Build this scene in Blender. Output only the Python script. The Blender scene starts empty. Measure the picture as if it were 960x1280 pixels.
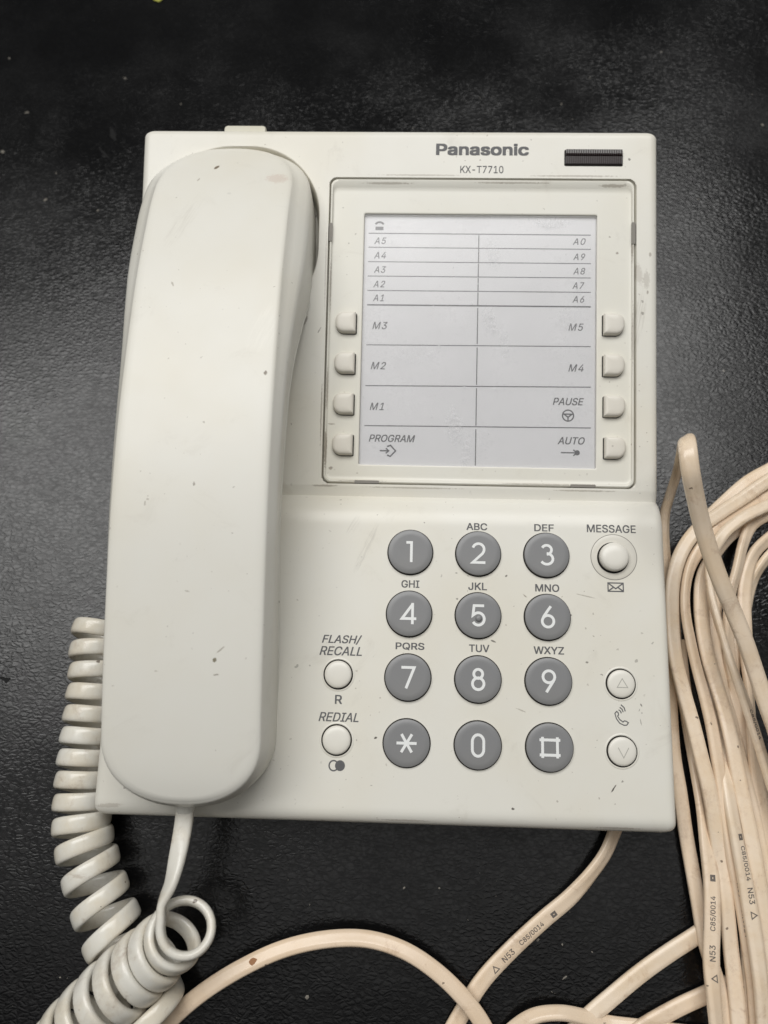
import bpy, bmesh, math, random
import numpy as np
from mathutils import Matrix, Vector

random.seed(7)
rng = np.random.default_rng(7)
SC = bpy.context.scene
COL = SC.collection
MM = 0.001

# ------------------------------------------------------------------ frames
# phone frame: x right, y towards the rear, z out of the keypad, origin on key "2" (mm)
TILT = math.radians(6.0)
LIFT = 28.1
RX = np.array([[1, 0, 0], [0, math.cos(TILT), -math.sin(TILT)], [0, math.sin(TILT), math.cos(TILT)]])
M_PHONE = Matrix.Translation((0, 0, LIFT * MM)) @ Matrix.Rotation(TILT, 4, 'X')
M_ID = Matrix.Identity(4)
CAM_T = np.array([-21.123, -34.394, 231.295])
CAM_R = np.array([[0.99926013, -0.02037064, 0.03262252],
                  [0.02643483, 0.97987435, -0.19785716],
                  [-0.02793549, 0.19857315, 0.97968787]])
FOC = 961.0

def ray(u, v):
    return CAM_R @ np.array([(u - 480) / FOC, -(v - 640) / FOC, -1.0])

def at_lower(u, v, h=0.0):
    d = ray(u, v); k = (h - CAM_T[2]) / d[2]
    return CAM_T + k * d

UP0, UPS, UPY = -3.662, 0.134, 21.979
def up_z(y):
    return UP0 + UPS * (y - UPY)

def at_upper(u, v, h=0.0):
    d = ray(u, v)
    k = (UP0 + h + UPS * (CAM_T[1] - UPY) - CAM_T[2]) / (d[2] - UPS * d[1])
    return CAM_T + k * d

CAM_W = RX @ CAM_T + np.array([0, 0, LIFT])
def at_table(u, v, h=0.0):
    d = RX @ ray(u, v); k = (h - CAM_W[2]) / d[2]
    return CAM_W + k * d

# ------------------------------------------------------------------ camera, world, light, exposure
cd = bpy.data.cameras.new('camera')
cam = bpy.data.objects.new('camera', cd)
COL.objects.link(cam)
RW = RX @ CAM_R
mw = Matrix([[RW[i][0], RW[i][1], RW[i][2], CAM_W[i] * MM] for i in range(3)] + [[0, 0, 0, 1]])
cam.matrix_world = mw
cd.sensor_fit = 'AUTO'; cd.sensor_width = 36.0; cd.lens = 36.0 * FOC / 1280.0
cd.clip_start = 0.01; cd.clip_end = 50
cd.dof.use_dof = True; cd.dof.focus_distance = 0.229; cd.dof.aperture_fstop = 10.0
SC.camera = cam

W = bpy.data.worlds.new('World'); SC.world = W; W.use_nodes = True
bg = W.node_tree.nodes['Background']
bg.inputs[0].default_value = (0.95, 0.98, 1.0, 1); bg.inputs[1].default_value = 0.06

def area(name, loc, target, sx, sy, power, col):
    ld = bpy.data.lights.new(name, 'AREA'); ld.shape = 'RECTANGLE'
    ld.size = sx; ld.size_y = sy; ld.energy = power; ld.color = col
    lo = bpy.data.objects.new(name, ld); COL.objects.link(lo)
    lo.location = loc
    lo.rotation_euler = (Vector(target) - Vector(loc)).to_track_quat('-Z', 'Y').to_euler()
    return lo
area('overhead_light', (-0.22, 0.69, 1.60), (-0.03, 0.0, 0.0), 2.15, 0.92, 35.2, (1.0, 0.99, 0.97))
area('front_fill', (0.0, -0.22, 1.62), (0.0, -0.1, 0.0), 2.4, 0.70, 3.2, (1.0, 0.985, 0.96))  # added weak fill overhead, softens front-facing shade; no known fixture

SC.view_settings.view_transform = 'Standard'; SC.view_settings.look = 'None'
SC.view_settings.exposure = 0.0; SC.view_settings.gamma = 1.0
SC.view_settings.use_curve_mapping = False

# ------------------------------------------------------------------ material helpers
class NT:
    def __init__(s, name):
        s.m = bpy.data.materials.new(name); s.m.use_nodes = True
        s.t = s.m.node_tree; s.b = s.t.nodes['Principled BSDF']; s.out = s.t.nodes['Material Output']
    def n(s, typ, **kw):
        nd = s.t.nodes.new(typ)
        for k, v in kw.items(): setattr(nd, k, v)
        return nd
    def l(s, a, b): s.t.links.new(a, b)
    def setin(s, sock, v):
        if hasattr(v, 'is_linked') or hasattr(v, 'links'): s.l(v, sock)
        else: sock.default_value = v
    def math(s, op, a, b=0.0, clamp=False):
        nd = s.n('ShaderNodeMath', operation=op); nd.use_clamp = clamp
        s.setin(nd.inputs[0], a); s.setin(nd.inputs[1], b)
        return nd.outputs[0]
    def mix(s, f, a, b):
        nd = s.n('ShaderNodeMix', data_type='RGBA')
        s.setin(nd.inputs[0], f)
        s.setin(nd.inputs[6], a if not isinstance(a, tuple) else (*a, 1))
        s.setin(nd.inputs[7], b if not isinstance(b, tuple) else (*b, 1))
        return nd.outputs[2]
    def coords(s): return s.n('ShaderNodeTexCoord').outputs['Object']
    def mapping(s, v, loc=(0, 0, 0), rot=(0, 0, 0), scale=(1, 1, 1)):
        nd = s.n('ShaderNodeMapping'); s.l(v, nd.inputs[0])
        nd.inputs[1].default_value = loc; nd.inputs[2].default_value = rot; nd.inputs[3].default_value = scale
        return nd.outputs[0]
    def noise(s, v, scale, detail=3, rough=0.5, dist=0.0):
        nd = s.n('ShaderNodeTexNoise'); s.l(v, nd.inputs['Vector'])
        nd.inputs['Scale'].default_value = scale; nd.inputs['Detail'].default_value = detail
        nd.inputs['Roughness'].default_value = rough; nd.inputs['Distortion'].default_value = dist
        return nd.outputs[0]
    def voro(s, v, scale, feature='F1'):
        nd = s.n('ShaderNodeTexVoronoi', feature=feature); s.l(v, nd.inputs['Vector'])
        nd.inputs['Scale'].default_value = scale
        return nd
    def ramp(s, f, lo, hi):
        nd = s.n('ShaderNodeMapRange'); nd.interpolation_type = 'SMOOTHSTEP'
        s.setin(nd.inputs[0], f); nd.inputs[1].default_value = lo; nd.inputs[2].default_value = hi
        return nd.outputs[0]
    def specks(s, v, scale, amount, size):
        """random little dots: mask 0..1"""
        w = s.n('ShaderNodeVectorMath', operation='ADD')
        nz = s.n('ShaderNodeTexNoise'); s.l(v, nz.inputs['Vector']); nz.inputs['Scale'].default_value = scale * 2.5
        sc = s.n('ShaderNodeVectorMath', operation='SCALE'); s.l(nz.outputs[1], sc.inputs[0]); sc.inputs['Scale'].default_value = 0.45 / scale
        s.l(v, w.inputs[0]); s.l(sc.outputs[0], w.inputs[1])
        vo = s.voro(w.outputs[0], scale)
        sep = s.n('ShaderNodeSeparateColor'); s.l(vo.outputs['Color'], sep.inputs[0])
        thr = s.math('MULTIPLY', s.math('SUBTRACT', sep.outputs[0], 1 - amount, True), size / amount)
        return s.math('MULTIPLY', s.math('SUBTRACT', thr, vo.outputs['Distance'], True), 40.0, True)
    def spot(s, v, x, y, rx, ry, ang=0.0, wob=0.5):
        """a stain or painted smudge at (x, y) mm in the object's own plane"""
        mp = s.mapping(v, (0, 0, 0), (0, 0, 0), (1, 1, 0))
        nd = s.n('ShaderNodeMapping', vector_type='TEXTURE'); s.l(mp, nd.inputs[0])
        nd.inputs[1].default_value = (x * MM, y * MM, 0); nd.inputs[2].default_value = (0, 0, math.radians(ang))
        nd.inputs[3].default_value = (rx * MM, ry * MM, 1)
        ln = s.n('ShaderNodeVectorMath', operation='LENGTH'); s.l(nd.outputs[0], ln.inputs[0])
        nz = s.noise(v, 1500, 3, 0.7)
        d = s.math('ADD', ln.outputs[1], s.math('MULTIPLY', s.math('SUBTRACT', nz, 0.5), wob * 3))
        return s.math('SUBTRACT', 1.0, s.ramp(d, 0.55, 1.05))
    def bump(s, h, strength, dist):
        nd = s.n('ShaderNodeBump'); s.l(h, nd.inputs['Height'])
        nd.inputs['Strength'].default_value = strength; nd.inputs['Distance'].default_value = dist
        s.l(nd.outputs[0], s.b.inputs['Normal'])
        return nd

def plastic(name, col, rough=0.36, speck=0.12, spots=(), grime=0.0, streaks=()):
    k = NT(name); v = k.coords()
    tint = k.noise(v, 18, 4, 0.55)
    warm = tuple(c * f for c, f in zip(col, (0.965, 0.945, 0.90)))
    c = k.mix(k.ramp(tint, 0.35, 0.72), col, warm)
    # greasy rubbed-in dirt, very faint
    d1 = k.ramp(k.noise(v, 75, 6, 0.68, 0.8), 0.56, 0.80)
    c = k.mix(k.math('MULTIPLY', d1, 0.15 + grime), c, (0.34, 0.30, 0.24))
    if speck:
        cl = k.ramp(k.noise(v, 38, 3, .6), .36, .66)
        mk = k.math('MULTIPLY', k.specks(v, 210, speck, 0.13), cl)
        c = k.mix(k.math('MULTIPLY', mk, 0.75), c, (0.10, 0.085, 0.07))
        mk2 = k.math('MULTIPLY', k.specks(v, 430, min(speck * 1.4, .6), 0.15), k.math('ADD', cl, .15))
        c = k.mix(k.math('MULTIPLY', mk2, 0.5), c, (0.20, 0.16, 0.12))
    for (x, y, rx, ry, ang, dark, scol) in spots:
        c = k.mix(k.math('MULTIPLY', k.spot(v, x, y, rx, ry, ang), min(dark * 1.3, .95)), c, scol)
    for (x, y, rx, ry, ang, dark, scol) in streaks:
        a = k.spot(v, x, y, rx, ry, ang, 0.15)
        st = k.noise(k.mapping(k.mapping(v, (0, 0, 0), (0, 0, math.radians(-ang)), (1, 1, 1)), (0, 0, 0), (0, 0, 0), (90, 1500, 1)), 1.0, 6, 0.75)
        c = k.mix(k.math('MULTIPLY', k.math('MULTIPLY', a, k.ramp(st, 0.42, 0.62)), dark), c, scol)
    k.l(c, k.b.inputs['Base Color'])
    rn = k.noise(v, 60, 5, 0.65)
    k.l(k.math('ADD', rough - 0.09, k.math('MULTIPLY', rn, 0.18)), k.b.inputs['Roughness'])
    k.b.inputs['Specular IOR Level'].default_value = 0.42
    # moulded micro texture and light scratches
    g = k.noise(v, 2600, 2, 0.6)
    k.bump(g, 0.10, 0.00005)
    return k.m

def flat(name, col, rough=0.5, spec=0.4):
    k = NT(name)
    k.b.inputs['Base Color'].default_value = (*col, 1); k.b.inputs['Roughness'].default_value = rough
    k.b.inputs['Specular IOR Level'].default_value = spec
    return k.m

IVORY = (0.725, 0.708, 0.645)
DK = (0.06, 0.05, 0.04)
GR = (.17, .13, .09)
M_BODY = plastic('ivory_plastic', IVORY, 0.34, 0.42, grime=0.05,
    spots=[(-29.5, -54.5, .55, .35, 20, .9, DK), (-31, 42, .35, .8, -25, .5, DK), (47, 127, .5, .5, 0, .6, DK),
           (38.5, -66.5, .22, 1.6, -35, .75, DK), (46.9, -48, .16, 1.0, 10, .5, DK), (47.2, -43.2, .2, .6, 30, .6, DK), (46.6, -44.6, .12, .5, -20, .5, DK), (47.3, -45.4, .15, .3, 0, .5, DK), (17.5, -14.5, .8, .35, -25, .7, DK),
           (4.5, -26, .9, .3, -20, .6, DK), (-106, -75.5, 4.5, .7, 4, .28, (.3, .25, .2)), (-51, 70.5, .3, 1.1, -30, .45, (.16, .13, .1)),
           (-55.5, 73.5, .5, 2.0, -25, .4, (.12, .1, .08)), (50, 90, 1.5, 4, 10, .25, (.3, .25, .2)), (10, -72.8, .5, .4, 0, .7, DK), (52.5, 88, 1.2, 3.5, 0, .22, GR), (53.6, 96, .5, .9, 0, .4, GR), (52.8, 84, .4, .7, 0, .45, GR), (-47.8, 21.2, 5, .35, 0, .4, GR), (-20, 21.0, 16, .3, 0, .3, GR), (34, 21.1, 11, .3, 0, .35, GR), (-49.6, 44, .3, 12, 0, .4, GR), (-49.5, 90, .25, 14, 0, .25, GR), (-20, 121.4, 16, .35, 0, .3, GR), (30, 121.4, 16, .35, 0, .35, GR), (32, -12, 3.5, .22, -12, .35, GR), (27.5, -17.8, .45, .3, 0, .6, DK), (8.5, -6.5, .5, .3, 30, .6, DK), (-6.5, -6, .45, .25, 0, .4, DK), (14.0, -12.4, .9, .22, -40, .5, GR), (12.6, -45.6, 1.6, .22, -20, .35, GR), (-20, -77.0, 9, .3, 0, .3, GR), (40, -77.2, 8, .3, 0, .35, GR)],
    streaks=[(-34, 1, 9, 1.4, 66, .30, (.30, .28, .24)), (-38, 8, 4, 1.8, 60, .22, (.34, .31, .26)), (50, 75, 12, 2, 80, .3, (.32, .29, .24))])
M_HAND = plastic('handset_plastic', (0.725, 0.71, 0.65), 0.36, 0.30, grime=0.02,
    spots=[(-83.8, 118.4, .65, 1.35, -28, .92, (.17, .13, .09)), (-88.3, 112, .3, .8, -25, .45, (.25, .2, .15)),
           (-61.6, 44.5, .6, .75, 0, .75, (.18, .15, .11)), (-71.6, -33.7, .7, .55, 40, .8, (.2, .18, .12)), (-70, -31, .25, 1.7, -50, .45, (.25, .21, .16)),
           (-71.0, -37.5, 1.0, .25, 10, .5, (.2, .17, .13)), (-90.4, 72, .35, 1.0, 25, .5, (.3, .27, .22)), (-87, -37, .6, .3, 0, .3, (.3, .25, .2)),
           (-79, 12.5, .35, .6, 0, .55, (.2, .17, .13)), (-64, 113, 4, 2.5, 0, .20, (.45, .28, .22)),(-92,7,.3,.8,-10,.4,(.2,.17,.13)),(-79.5,-16,.9,.25,-10,.35,(.3,.27,.22))],
    streaks=[(-90, 95, 13, 3.0, 68, .16, (.36, .33, .28)), (-63, 58, 10, 4, 70, .2, (.9, .88, .8))])
M_KEYC = plastic('ivory_key_plastic', (0.74, 0.72, 0.66), 0.30, 0.06)

M_BEZ = plastic('bezel_plastic', (0.72, 0.705, 0.638), 0.33, 0.45, grime=0.1,
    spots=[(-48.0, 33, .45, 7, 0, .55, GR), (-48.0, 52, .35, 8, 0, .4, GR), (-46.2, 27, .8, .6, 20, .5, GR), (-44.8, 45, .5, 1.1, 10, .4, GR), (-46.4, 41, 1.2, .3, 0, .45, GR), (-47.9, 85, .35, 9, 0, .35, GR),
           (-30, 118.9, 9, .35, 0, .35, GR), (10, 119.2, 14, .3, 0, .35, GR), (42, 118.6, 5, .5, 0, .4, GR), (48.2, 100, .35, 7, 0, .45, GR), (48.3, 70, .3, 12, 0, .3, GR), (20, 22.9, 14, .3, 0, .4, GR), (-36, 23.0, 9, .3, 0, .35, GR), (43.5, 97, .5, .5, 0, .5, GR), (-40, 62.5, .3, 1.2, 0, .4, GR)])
M_MEM = plastic('memory_key_plastic', (0.715, 0.685, 0.62), 0.34, 0.06)
M_RING = plastic('ring_plastic', (0.65, 0.63, 0.57), 0.3, 0.10, grime=0.1)
M_GREY = plastic('grey_key_plastic', (0.215, 0.217, 0.222), 0.36, 0.04)
M_PRINT = flat('grey_print', (0.115, 0.115, 0.118), 0.5, 0.3)
M_CARDP = flat('card_print', (0.13, 0.13, 0.135), 0.6, 0.2)
M_WHITE = flat('white_legend', (0.78, 0.79, 0.78), 0.45, 0.3)
M_GAP = flat('gap_shadow_black', (0.018, 0.016, 0.014), 0.7, 0.2)
M_GREEN = plastic('tab_plastic', (0.62, 0.605, 0.52), 0.4, 0.3, grime=0.35)
M_NOTCH = flat('notch_grey', (0.23, 0.215, 0.19), 0.5, 0.3)
M_STRIP = flat('lens_strip_grey', (0.12, 0.115, 0.11), 0.35, 0.4)
M_ENGR = flat('engraved_line', (0.42, 0.41, 0.37), 0.5, 0.3)

def make_paper():
    k = NT('card_paper'); v = k.coords()
    c = k.mix(k.ramp(k.noise(v, 35, 4), .35, .7), (0.70, 0.695, 0.705), (0.685, 0.68, 0.69))
    k.l(c, k.b.inputs['Base Color']); k.b.inputs['Roughness'].default_value = 0.75
    return k.m
M_PAPER = make_paper()

def make_clear():
    k = NT('clear_plastic'); t = k.t; v = k.coords()
    tr = k.n('ShaderNodeBsdfTransparent'); tr.inputs[0].default_value = (1, 1, 1, 1)
    gl = k.n('ShaderNodeBsdfGlossy'); gl.inputs[0].default_value = (1, 1, 1, 1)
    sc = k.ramp(k.noise(v, 900, 6, 0.8), 0.50, 0.74)
    k.l(k.math('ADD', 0.13, k.math('MULTIPLY', k.noise(v, 45, 5, .7), 0.25)), gl.inputs['Roughness'])
    fr = k.n('ShaderNodeFresnel'); fr.inputs[0].default_value = 1.45
    bm = k.n('ShaderNodeBump'); bm.inputs['Strength'].default_value = 0.35; bm.inputs['Distance'].default_value = 0.0003
    k.l(k.noise(k.mapping(v, scale=(1.6, .55, 1)), 60, 4, .6), bm.inputs['Height']); k.l(bm.outputs[0], gl.inputs['Normal'])
    mx = k.n('ShaderNodeMixShader')
    k.l(k.math('MULTIPLY', fr.outputs[0], 0.9), mx.inputs[0]); k.l(tr.outputs[0], mx.inputs[1]); k.l(gl.outputs[0], mx.inputs[2])
    # dust, fine scuffs and painted reflection smudges on the sheet
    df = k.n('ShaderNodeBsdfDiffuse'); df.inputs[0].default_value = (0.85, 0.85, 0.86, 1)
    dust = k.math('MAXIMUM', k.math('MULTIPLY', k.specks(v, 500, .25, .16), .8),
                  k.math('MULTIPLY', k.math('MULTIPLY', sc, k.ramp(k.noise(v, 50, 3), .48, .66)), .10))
    for (x, y, rx, ry, an, am) in ((-7.3, 41, 2.6, 6.0, 12, .34), (-3.5, 33, 1.6, 5, -8, .26), (3.5, 75, 2.2, 5, 15, .3), (8, 68, 1.6, 5.5, 8, .22), (23, 107, 6, 1.6, 0, .3), (28, 76, 3, 4, 20, .2), (-20, 64, 8, 3, 5, .1), (4, 97, 2.5, 5, 10, .22)):  # pale patches painted in for soft light reflected off the sheet
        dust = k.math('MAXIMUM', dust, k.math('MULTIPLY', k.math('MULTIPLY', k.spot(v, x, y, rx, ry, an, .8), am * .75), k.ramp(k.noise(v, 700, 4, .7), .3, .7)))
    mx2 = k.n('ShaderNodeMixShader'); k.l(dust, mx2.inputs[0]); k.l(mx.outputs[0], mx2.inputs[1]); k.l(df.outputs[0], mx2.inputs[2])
    k.l(mx2.outputs[0], k.out.inputs[0])
    return k.m
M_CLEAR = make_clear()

def make_lens():
    k = NT('dark_lens')
    k.b.inputs['Base Color'].default_value = (0.022, 0.012, 0.012, 1); k.b.inputs['Roughness'].default_value = 0.18
    k.b.inputs['Specular IOR Level'].default_value = 0.22
    return k.m
M_LENS = make_lens()
M_LENSB = flat('lens_grey', (0.035, 0.03, 0.03), 0.3, 0.3)

def make_vinyl():
    k = NT('black_vinyl'); v = k.coords()
    big = k.noise(v, 11, 4, 0.6)
    c = k.mix(k.ramp(big, .35, .7), (0.0028, 0.0028, 0.003), (0.0048, 0.0048, 0.005))
    dust = k.ramp(k.noise(v, 420, 6, .85), 0.62, 0.86)
    dz = k.ramp(k.noise(v, 16, 4, .6), .42, .68)
    c = k.mix(k.math('MULTIPLY', k.math('MULTIPLY', dust, dz), .22), c, (0.14, 0.135, 0.125))
    mk = k.specks(v, 95, .10, .06)
    c = k.mix(k.math('MULTIPLY', mk, .9), c, (0.30, 0.28, 0.25))
    k.l(c, k.b.inputs['Base Color'])
    rr = k.math('ADD', 0.145, k.math('MULTIPLY', k.ramp(k.noise(v, 24, 5, .6), .3, .75), 0.13))
    k.l(rr, k.b.inputs['Roughness'])
    k.b.inputs['Specular IOR Level'].default_value = 0.42
    # leather grain: pebbles, drawn out across the sheet, broken by creases
    ws = k.n('ShaderNodeVectorMath', operation='ADD')
    nz = k.n('ShaderNodeTexNoise'); k.l(v, nz.inputs['Vector']); nz.inputs['Scale'].default_value = 260; nz.inputs['Detail'].default_value = 3
    s2 = k.n('ShaderNodeVectorMath', operation='SCALE'); k.l(nz.outputs[1], s2.inputs[0]); s2.inputs['Scale'].default_value = 0.0024
    k.l(v, ws.inputs[0]); k.l(s2.outputs[0], ws.inputs[1])
    vm = k.mapping(ws.outputs[0], scale=(0.55, 1.0, 1.0))
    vo = k.voro(vm, 740, 'DISTANCE_TO_EDGE')
    peb = k.ramp(vo.outputs['Distance'], 0.0, 0.30)
    wr = k.noise(k.mapping(v, scale=(0.35, 1.0, 1.0)), 900, 4, .6, 1.2)
    # worn crowns shine, the creases between them are matt
    gl = k.math('ADD', k.math('MULTIPLY', peb, 0.55), k.math('MULTIPLY', k.ramp(wr, .38, .62), 0.55))
    gl = k.math('MULTIPLY', gl, k.math('ADD', 0.72, k.math('MULTIPLY', k.ramp(k.noise(v, 30, 5, .65), .3, .7), 0.35)))
    k.l(k.math('ADD', 0.25, k.math('MULTIPLY', gl, 0.22)), k.b.inputs['Specular IOR Level'])
    h = k.math('ADD', k.math('MULTIPLY', peb, 0.7), k.math('MULTIPLY', wr, 0.7))
    h = k.math('ADD', h, k.math('MULTIPLY', k.noise(v, 2600, 3), 0.12))
    # smoother rubbed patches
    sm = k.math('ADD', 0.35, k.math('MULTIPLY', k.ramp(k.noise(v, 19, 3, .5), .3, .62), .65))
    h = k.math('MULTIPLY', h, sm)
    h = k.math('ADD', h, k.math('MULTIPLY', k.noise(v, 45, 3), .5))
    k.bump(h, 0.26, 0.00018)
    return k.m
M_VINYL = make_vinyl()

def make_cord(name, col, stain, rough=0.3, along=False):
    k = NT(name); v = k.coords()
    c = k.mix(k.ramp(k.noise(v, 90, 5, .65), .36, .70), col, tuple(a * b for a, b in zip(col, (.93, .88, .80))))
    if along:
        rnd = k.n('ShaderNodeObjectInfo').outputs['Random']
        c = k.mix(k.math('MULTIPLY', rnd, .55), c, tuple(a * b for a, b in zip(col, (.93, .84, .76))))
    st = k.ramp(k.noise(v, 140, 6, .75, .5), .52, .76)
    c = k.mix(k.math('MULTIPLY', st, .6), c, stain)
    st2 = k.math('MULTIPLY', k.ramp(k.noise(v, 34, 4, .6), .5, .75), k.ramp(k.noise(v, 600, 4, .7), .4, .7))
    c = k.mix(k.math('MULTIPLY', st2, .35), c, stain)
    mk = k.specks(v, 260, .32, .15)
    c = k.mix(k.math('MULTIPLY', mk, .8), c, (.10, .07, .05))
    k.l(c, k.b.inputs['Base Color'])
    k.l(k.math('ADD', rough, k.math('MULTIPLY', k.noise(v, 150, 5), .18)), k.b.inputs['Roughness'])
    k.b.inputs['Specular IOR Level'].default_value = 0.5
    k.b.inputs['Subsurface Weight'].default_value = 0.0
    k.bump(k.noise(v, 700, 4, .6), .12, .0002)
    return k.m
M_COIL = make_cord('coil_cord_plastic', (0.70, 0.68, 0.615), (0.33, 0.245, 0.18), 0.14)
M_CABLE = make_cord('beige_cable_plastic', (0.79, 0.665, 0.52), (0.42, 0.28, 0.18), 0.20, True)
M_MARK = flat('cable_ink', (0.15, 0.13, 0.115), 0.6, 0.2)
M_DUST = flat('dust_grey', (0.20, 0.185, 0.16), 0.9, 0.1)
M_LEAF = flat('leaf_yellow_green', (0.36, 0.36, 0.05), 0.6, 0.3)
M_BLACKM = flat('scuff_black', (0.004, 0.004, 0.004), 0.55, 0.15)

# ------------------------------------------------------------------ object helpers
def empty(name, loc_mm, label, cat, group=None):
    o = bpy.data.objects.new(name, None); COL.objects.link(o)
    o.empty_display_size = 0.01
    o.location = Vector(loc_mm) * MM
    o['label'] = label; o['category'] = cat
    if group: o['group'] = group
    bpy.context.view_layer.update()
    return o

def link_mesh(name, me, mat, parent=None, frame=M_ID, local=None):
    """frame: matrix that takes the mesh's coordinates to the world"""
    o = bpy.data.objects.new(name, me); COL.objects.link(o)
    if mat and not me.materials: me.materials.append(mat)
    if parent is not None:
        o.parent = parent
        pm = parent['_w'] if False else WORLD[parent.name]
        o.matrix_basis = pm.inverted() @ frame
    else:
        o.matrix_basis = frame
    WORLD[o.name] = frame.copy()
    return o
WORLD = {}
def reg(o):
    WORLD[o.name] = Matrix.Translation(o.location); return o

def mesh(name, verts, faces, smooth=True, angle=40):
    me = bpy.data.meshes.new(name)
    me.from_pydata([tuple(map(float, p)) for p in (np.asarray(verts) * MM)], [], [tuple(map(int, f)) for f in faces])
    bm = bmesh.new(); bm.from_mesh(me)
    bmesh.ops.recalc_face_normals(bm, faces=bm.faces)
    bm.to_mesh(me); bm.free()
    if smooth:
        me.shade_smooth()
        me.set_sharp_from_angle(angle=math.radians(angle))
    return me

def part(name, verts, faces, mat, parent=None, frame=M_ID, smooth=True, angle=40):
    return link_mesh(name, mesh(name, verts, faces, smooth, angle), mat, parent, frame)

def loops_mesh(loops, cap0=False, cap1=True):
    """bridge equal-length closed loops"""
    n = len(loops[0]); V = [p for L in loops for p in L]; F = []
    for a in range(len(loops) - 1):
        for i in range(n):
            j = (i + 1) % n
            F.append((a * n + i, a * n + j, (a + 1) * n + j, (a + 1) * n + i))
    if cap1: F.append(tuple((len(loops) - 1) * n + i for i in range(n)))
    if cap0: F.append(tuple(reversed(range(n))))
    return V, F

def rrect(x0, x1, y0, y1, r, k=6):
    """rounded rectangle outline, r = (tr, tl, bl, br) or one radius"""
    if not isinstance(r, (tuple, list)): r = (r, r, r, r)
    P = []
    for (cx, cy, a0, rr) in ((x1 - r[0], y1 - r[0], 0, r[0]), (x0 + r[1], y1 - r[1], 90, r[1]), (x0 + r[2], y0 + r[2], 180, r[2]), (x1 - r[3], y0 + r[3], 270, r[3])):
        for q in range(k + 1):
            a = math.radians(a0 + 90 * q / k)
            P.append((cx + rr * math.cos(a), cy + rr * math.sin(a)))
    return P

# ------------------------------------------------------------------ table
def build_table():
    s = 1500
    o = part('table_surface', [(-s, -s, 0), (s, -s, 0), (s, s, 0), (-s, s, 0)], [(0, 1, 2, 3)], M_VINYL, smooth=False)
    o['kind'] = 'structure'
    # black scuffs and a crack in the vinyl
    def blob(pts, w, h=0.12):
        V, F = ribbon([(p[0], p[1]) for p in pts], w)
        return [(x, y, h) for x, y in V], F
    for px, w in (([(139, 160), (141, 168), (145, 176)], [.5, 2.6, 1.2]), ([(124, 184), (130, 192), (138, 199)], [.4, 1.2, .4]),
                  ([(132, 208), (140, 219), (150, 222), (165, 221), (180, 219)], [.3, .7, .35, .4, .3]),
                  ([(932, 774), (945, 777), (962, 779)], [.3, .6, .7]), ([(0, 846), (8, 850), (13, 848)], [.5, 1.6, .6]),
                  ([(0, 273), (12, 275), (28, 270)], [.3, .35, .3])):
        P = [at_table(*p)[:2] for p in px]
        # resample
        Q, ws = [], []
        for a in range(len(P) - 1):
            for t in np.linspace(0, 1, 5)[:-1]:
                Q.append(P[a] * (1 - t) + P[a + 1] * t + rng.normal(0, .12, 2)); ws.append((w[a] * (1 - t) + w[a + 1] * t) * rng.uniform(.6, 1.3))
        Q.append(P[-1]); ws.append(w[-1])
        V, F = ribbon(Q, ws)
        part('scuff_mark', [(x, y, .1) for x, y in V], F, M_BLACKM, o, smooth=False)
    return o

def ribbon(pts, w, closed=False):
    """2D strip with mitred joints; w may vary along it"""
    P = [np.array(p, float) for p in pts]; n = len(P)
    ws = [w] * n if not hasattr(w, '__len__') else list(w)
    V, F = [], []
    for i in range(n):
        if closed: a, b = P[(i - 1) % n], P[(i + 1) % n]
        else: a, b = P[max(i - 1, 0)], P[min(i + 1, n - 1)]
        d1 = P[i] - a; d2 = b - P[i]
        if np.linalg.norm(d1) < 1e-9: d1 = d2
        if np.linalg.norm(d2) < 1e-9: d2 = d1
        d1 = d1 / np.linalg.norm(d1); d2 = d2 / np.linalg.norm(d2)
        t = d1 + d2; t = t / max(np.linalg.norm(t), 1e-9)
        nrm = np.array([-t[1], t[0]])
        c = max(nrm @ np.array([-d1[1], d1[0]]), 0.4)
        V.append(P[i] + nrm * ws[i] / 2 / c); V.append(P[i] - nrm * ws[i] / 2 / c)
    m = n if closed else n - 1
    for i in range(m):
        j = (i + 1) % n
        F.append((2 * i, 2 * i + 1, 2 * j + 1, 2 * j))
    return V, F

def arc(cx, cy, rx, ry, a0, a1, k=14):
    return [(cx + rx * math.cos(math.radians(a0 + (a1 - a0) * i / k)), cy + ry * math.sin(math.radians(a0 + (a1 - a0) * i / k))) for i in range(k + 1)]

def strokes_mesh(name, strokes, w, scale, place, dz=0.02, rev=1.0):
    """strokes: list of point lists (or (pts, closed)); place(x, y, z) -> mm point"""
    V, F = [], []
    for q, s in enumerate(strokes):
        pts, closed = s if isinstance(s, tuple) else (s, False)
        v, f = ribbon([(p[0] * scale, p[1] * scale) for p in pts], w, closed)
        b = len(V)
        V += [place(x, y, q * dz) for x, y in v]; F += [tuple(b + i for i in ff) for ff in f]
    return mesh(name, V, F, False)

table = build_table()
WORLD[table.name] = Matrix.Identity(4)

# ------------------------------------------------------------------ text
FONT = None
try:
    import os
    for base in (bpy.utils.system_resource('DATAFILES'), ):
        p = os.path.join(base, 'fonts', 'Inter.woff2')
        if os.path.exists(p): FONT = bpy.data.fonts.load(p)
except Exception:
    FONT = None

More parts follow.
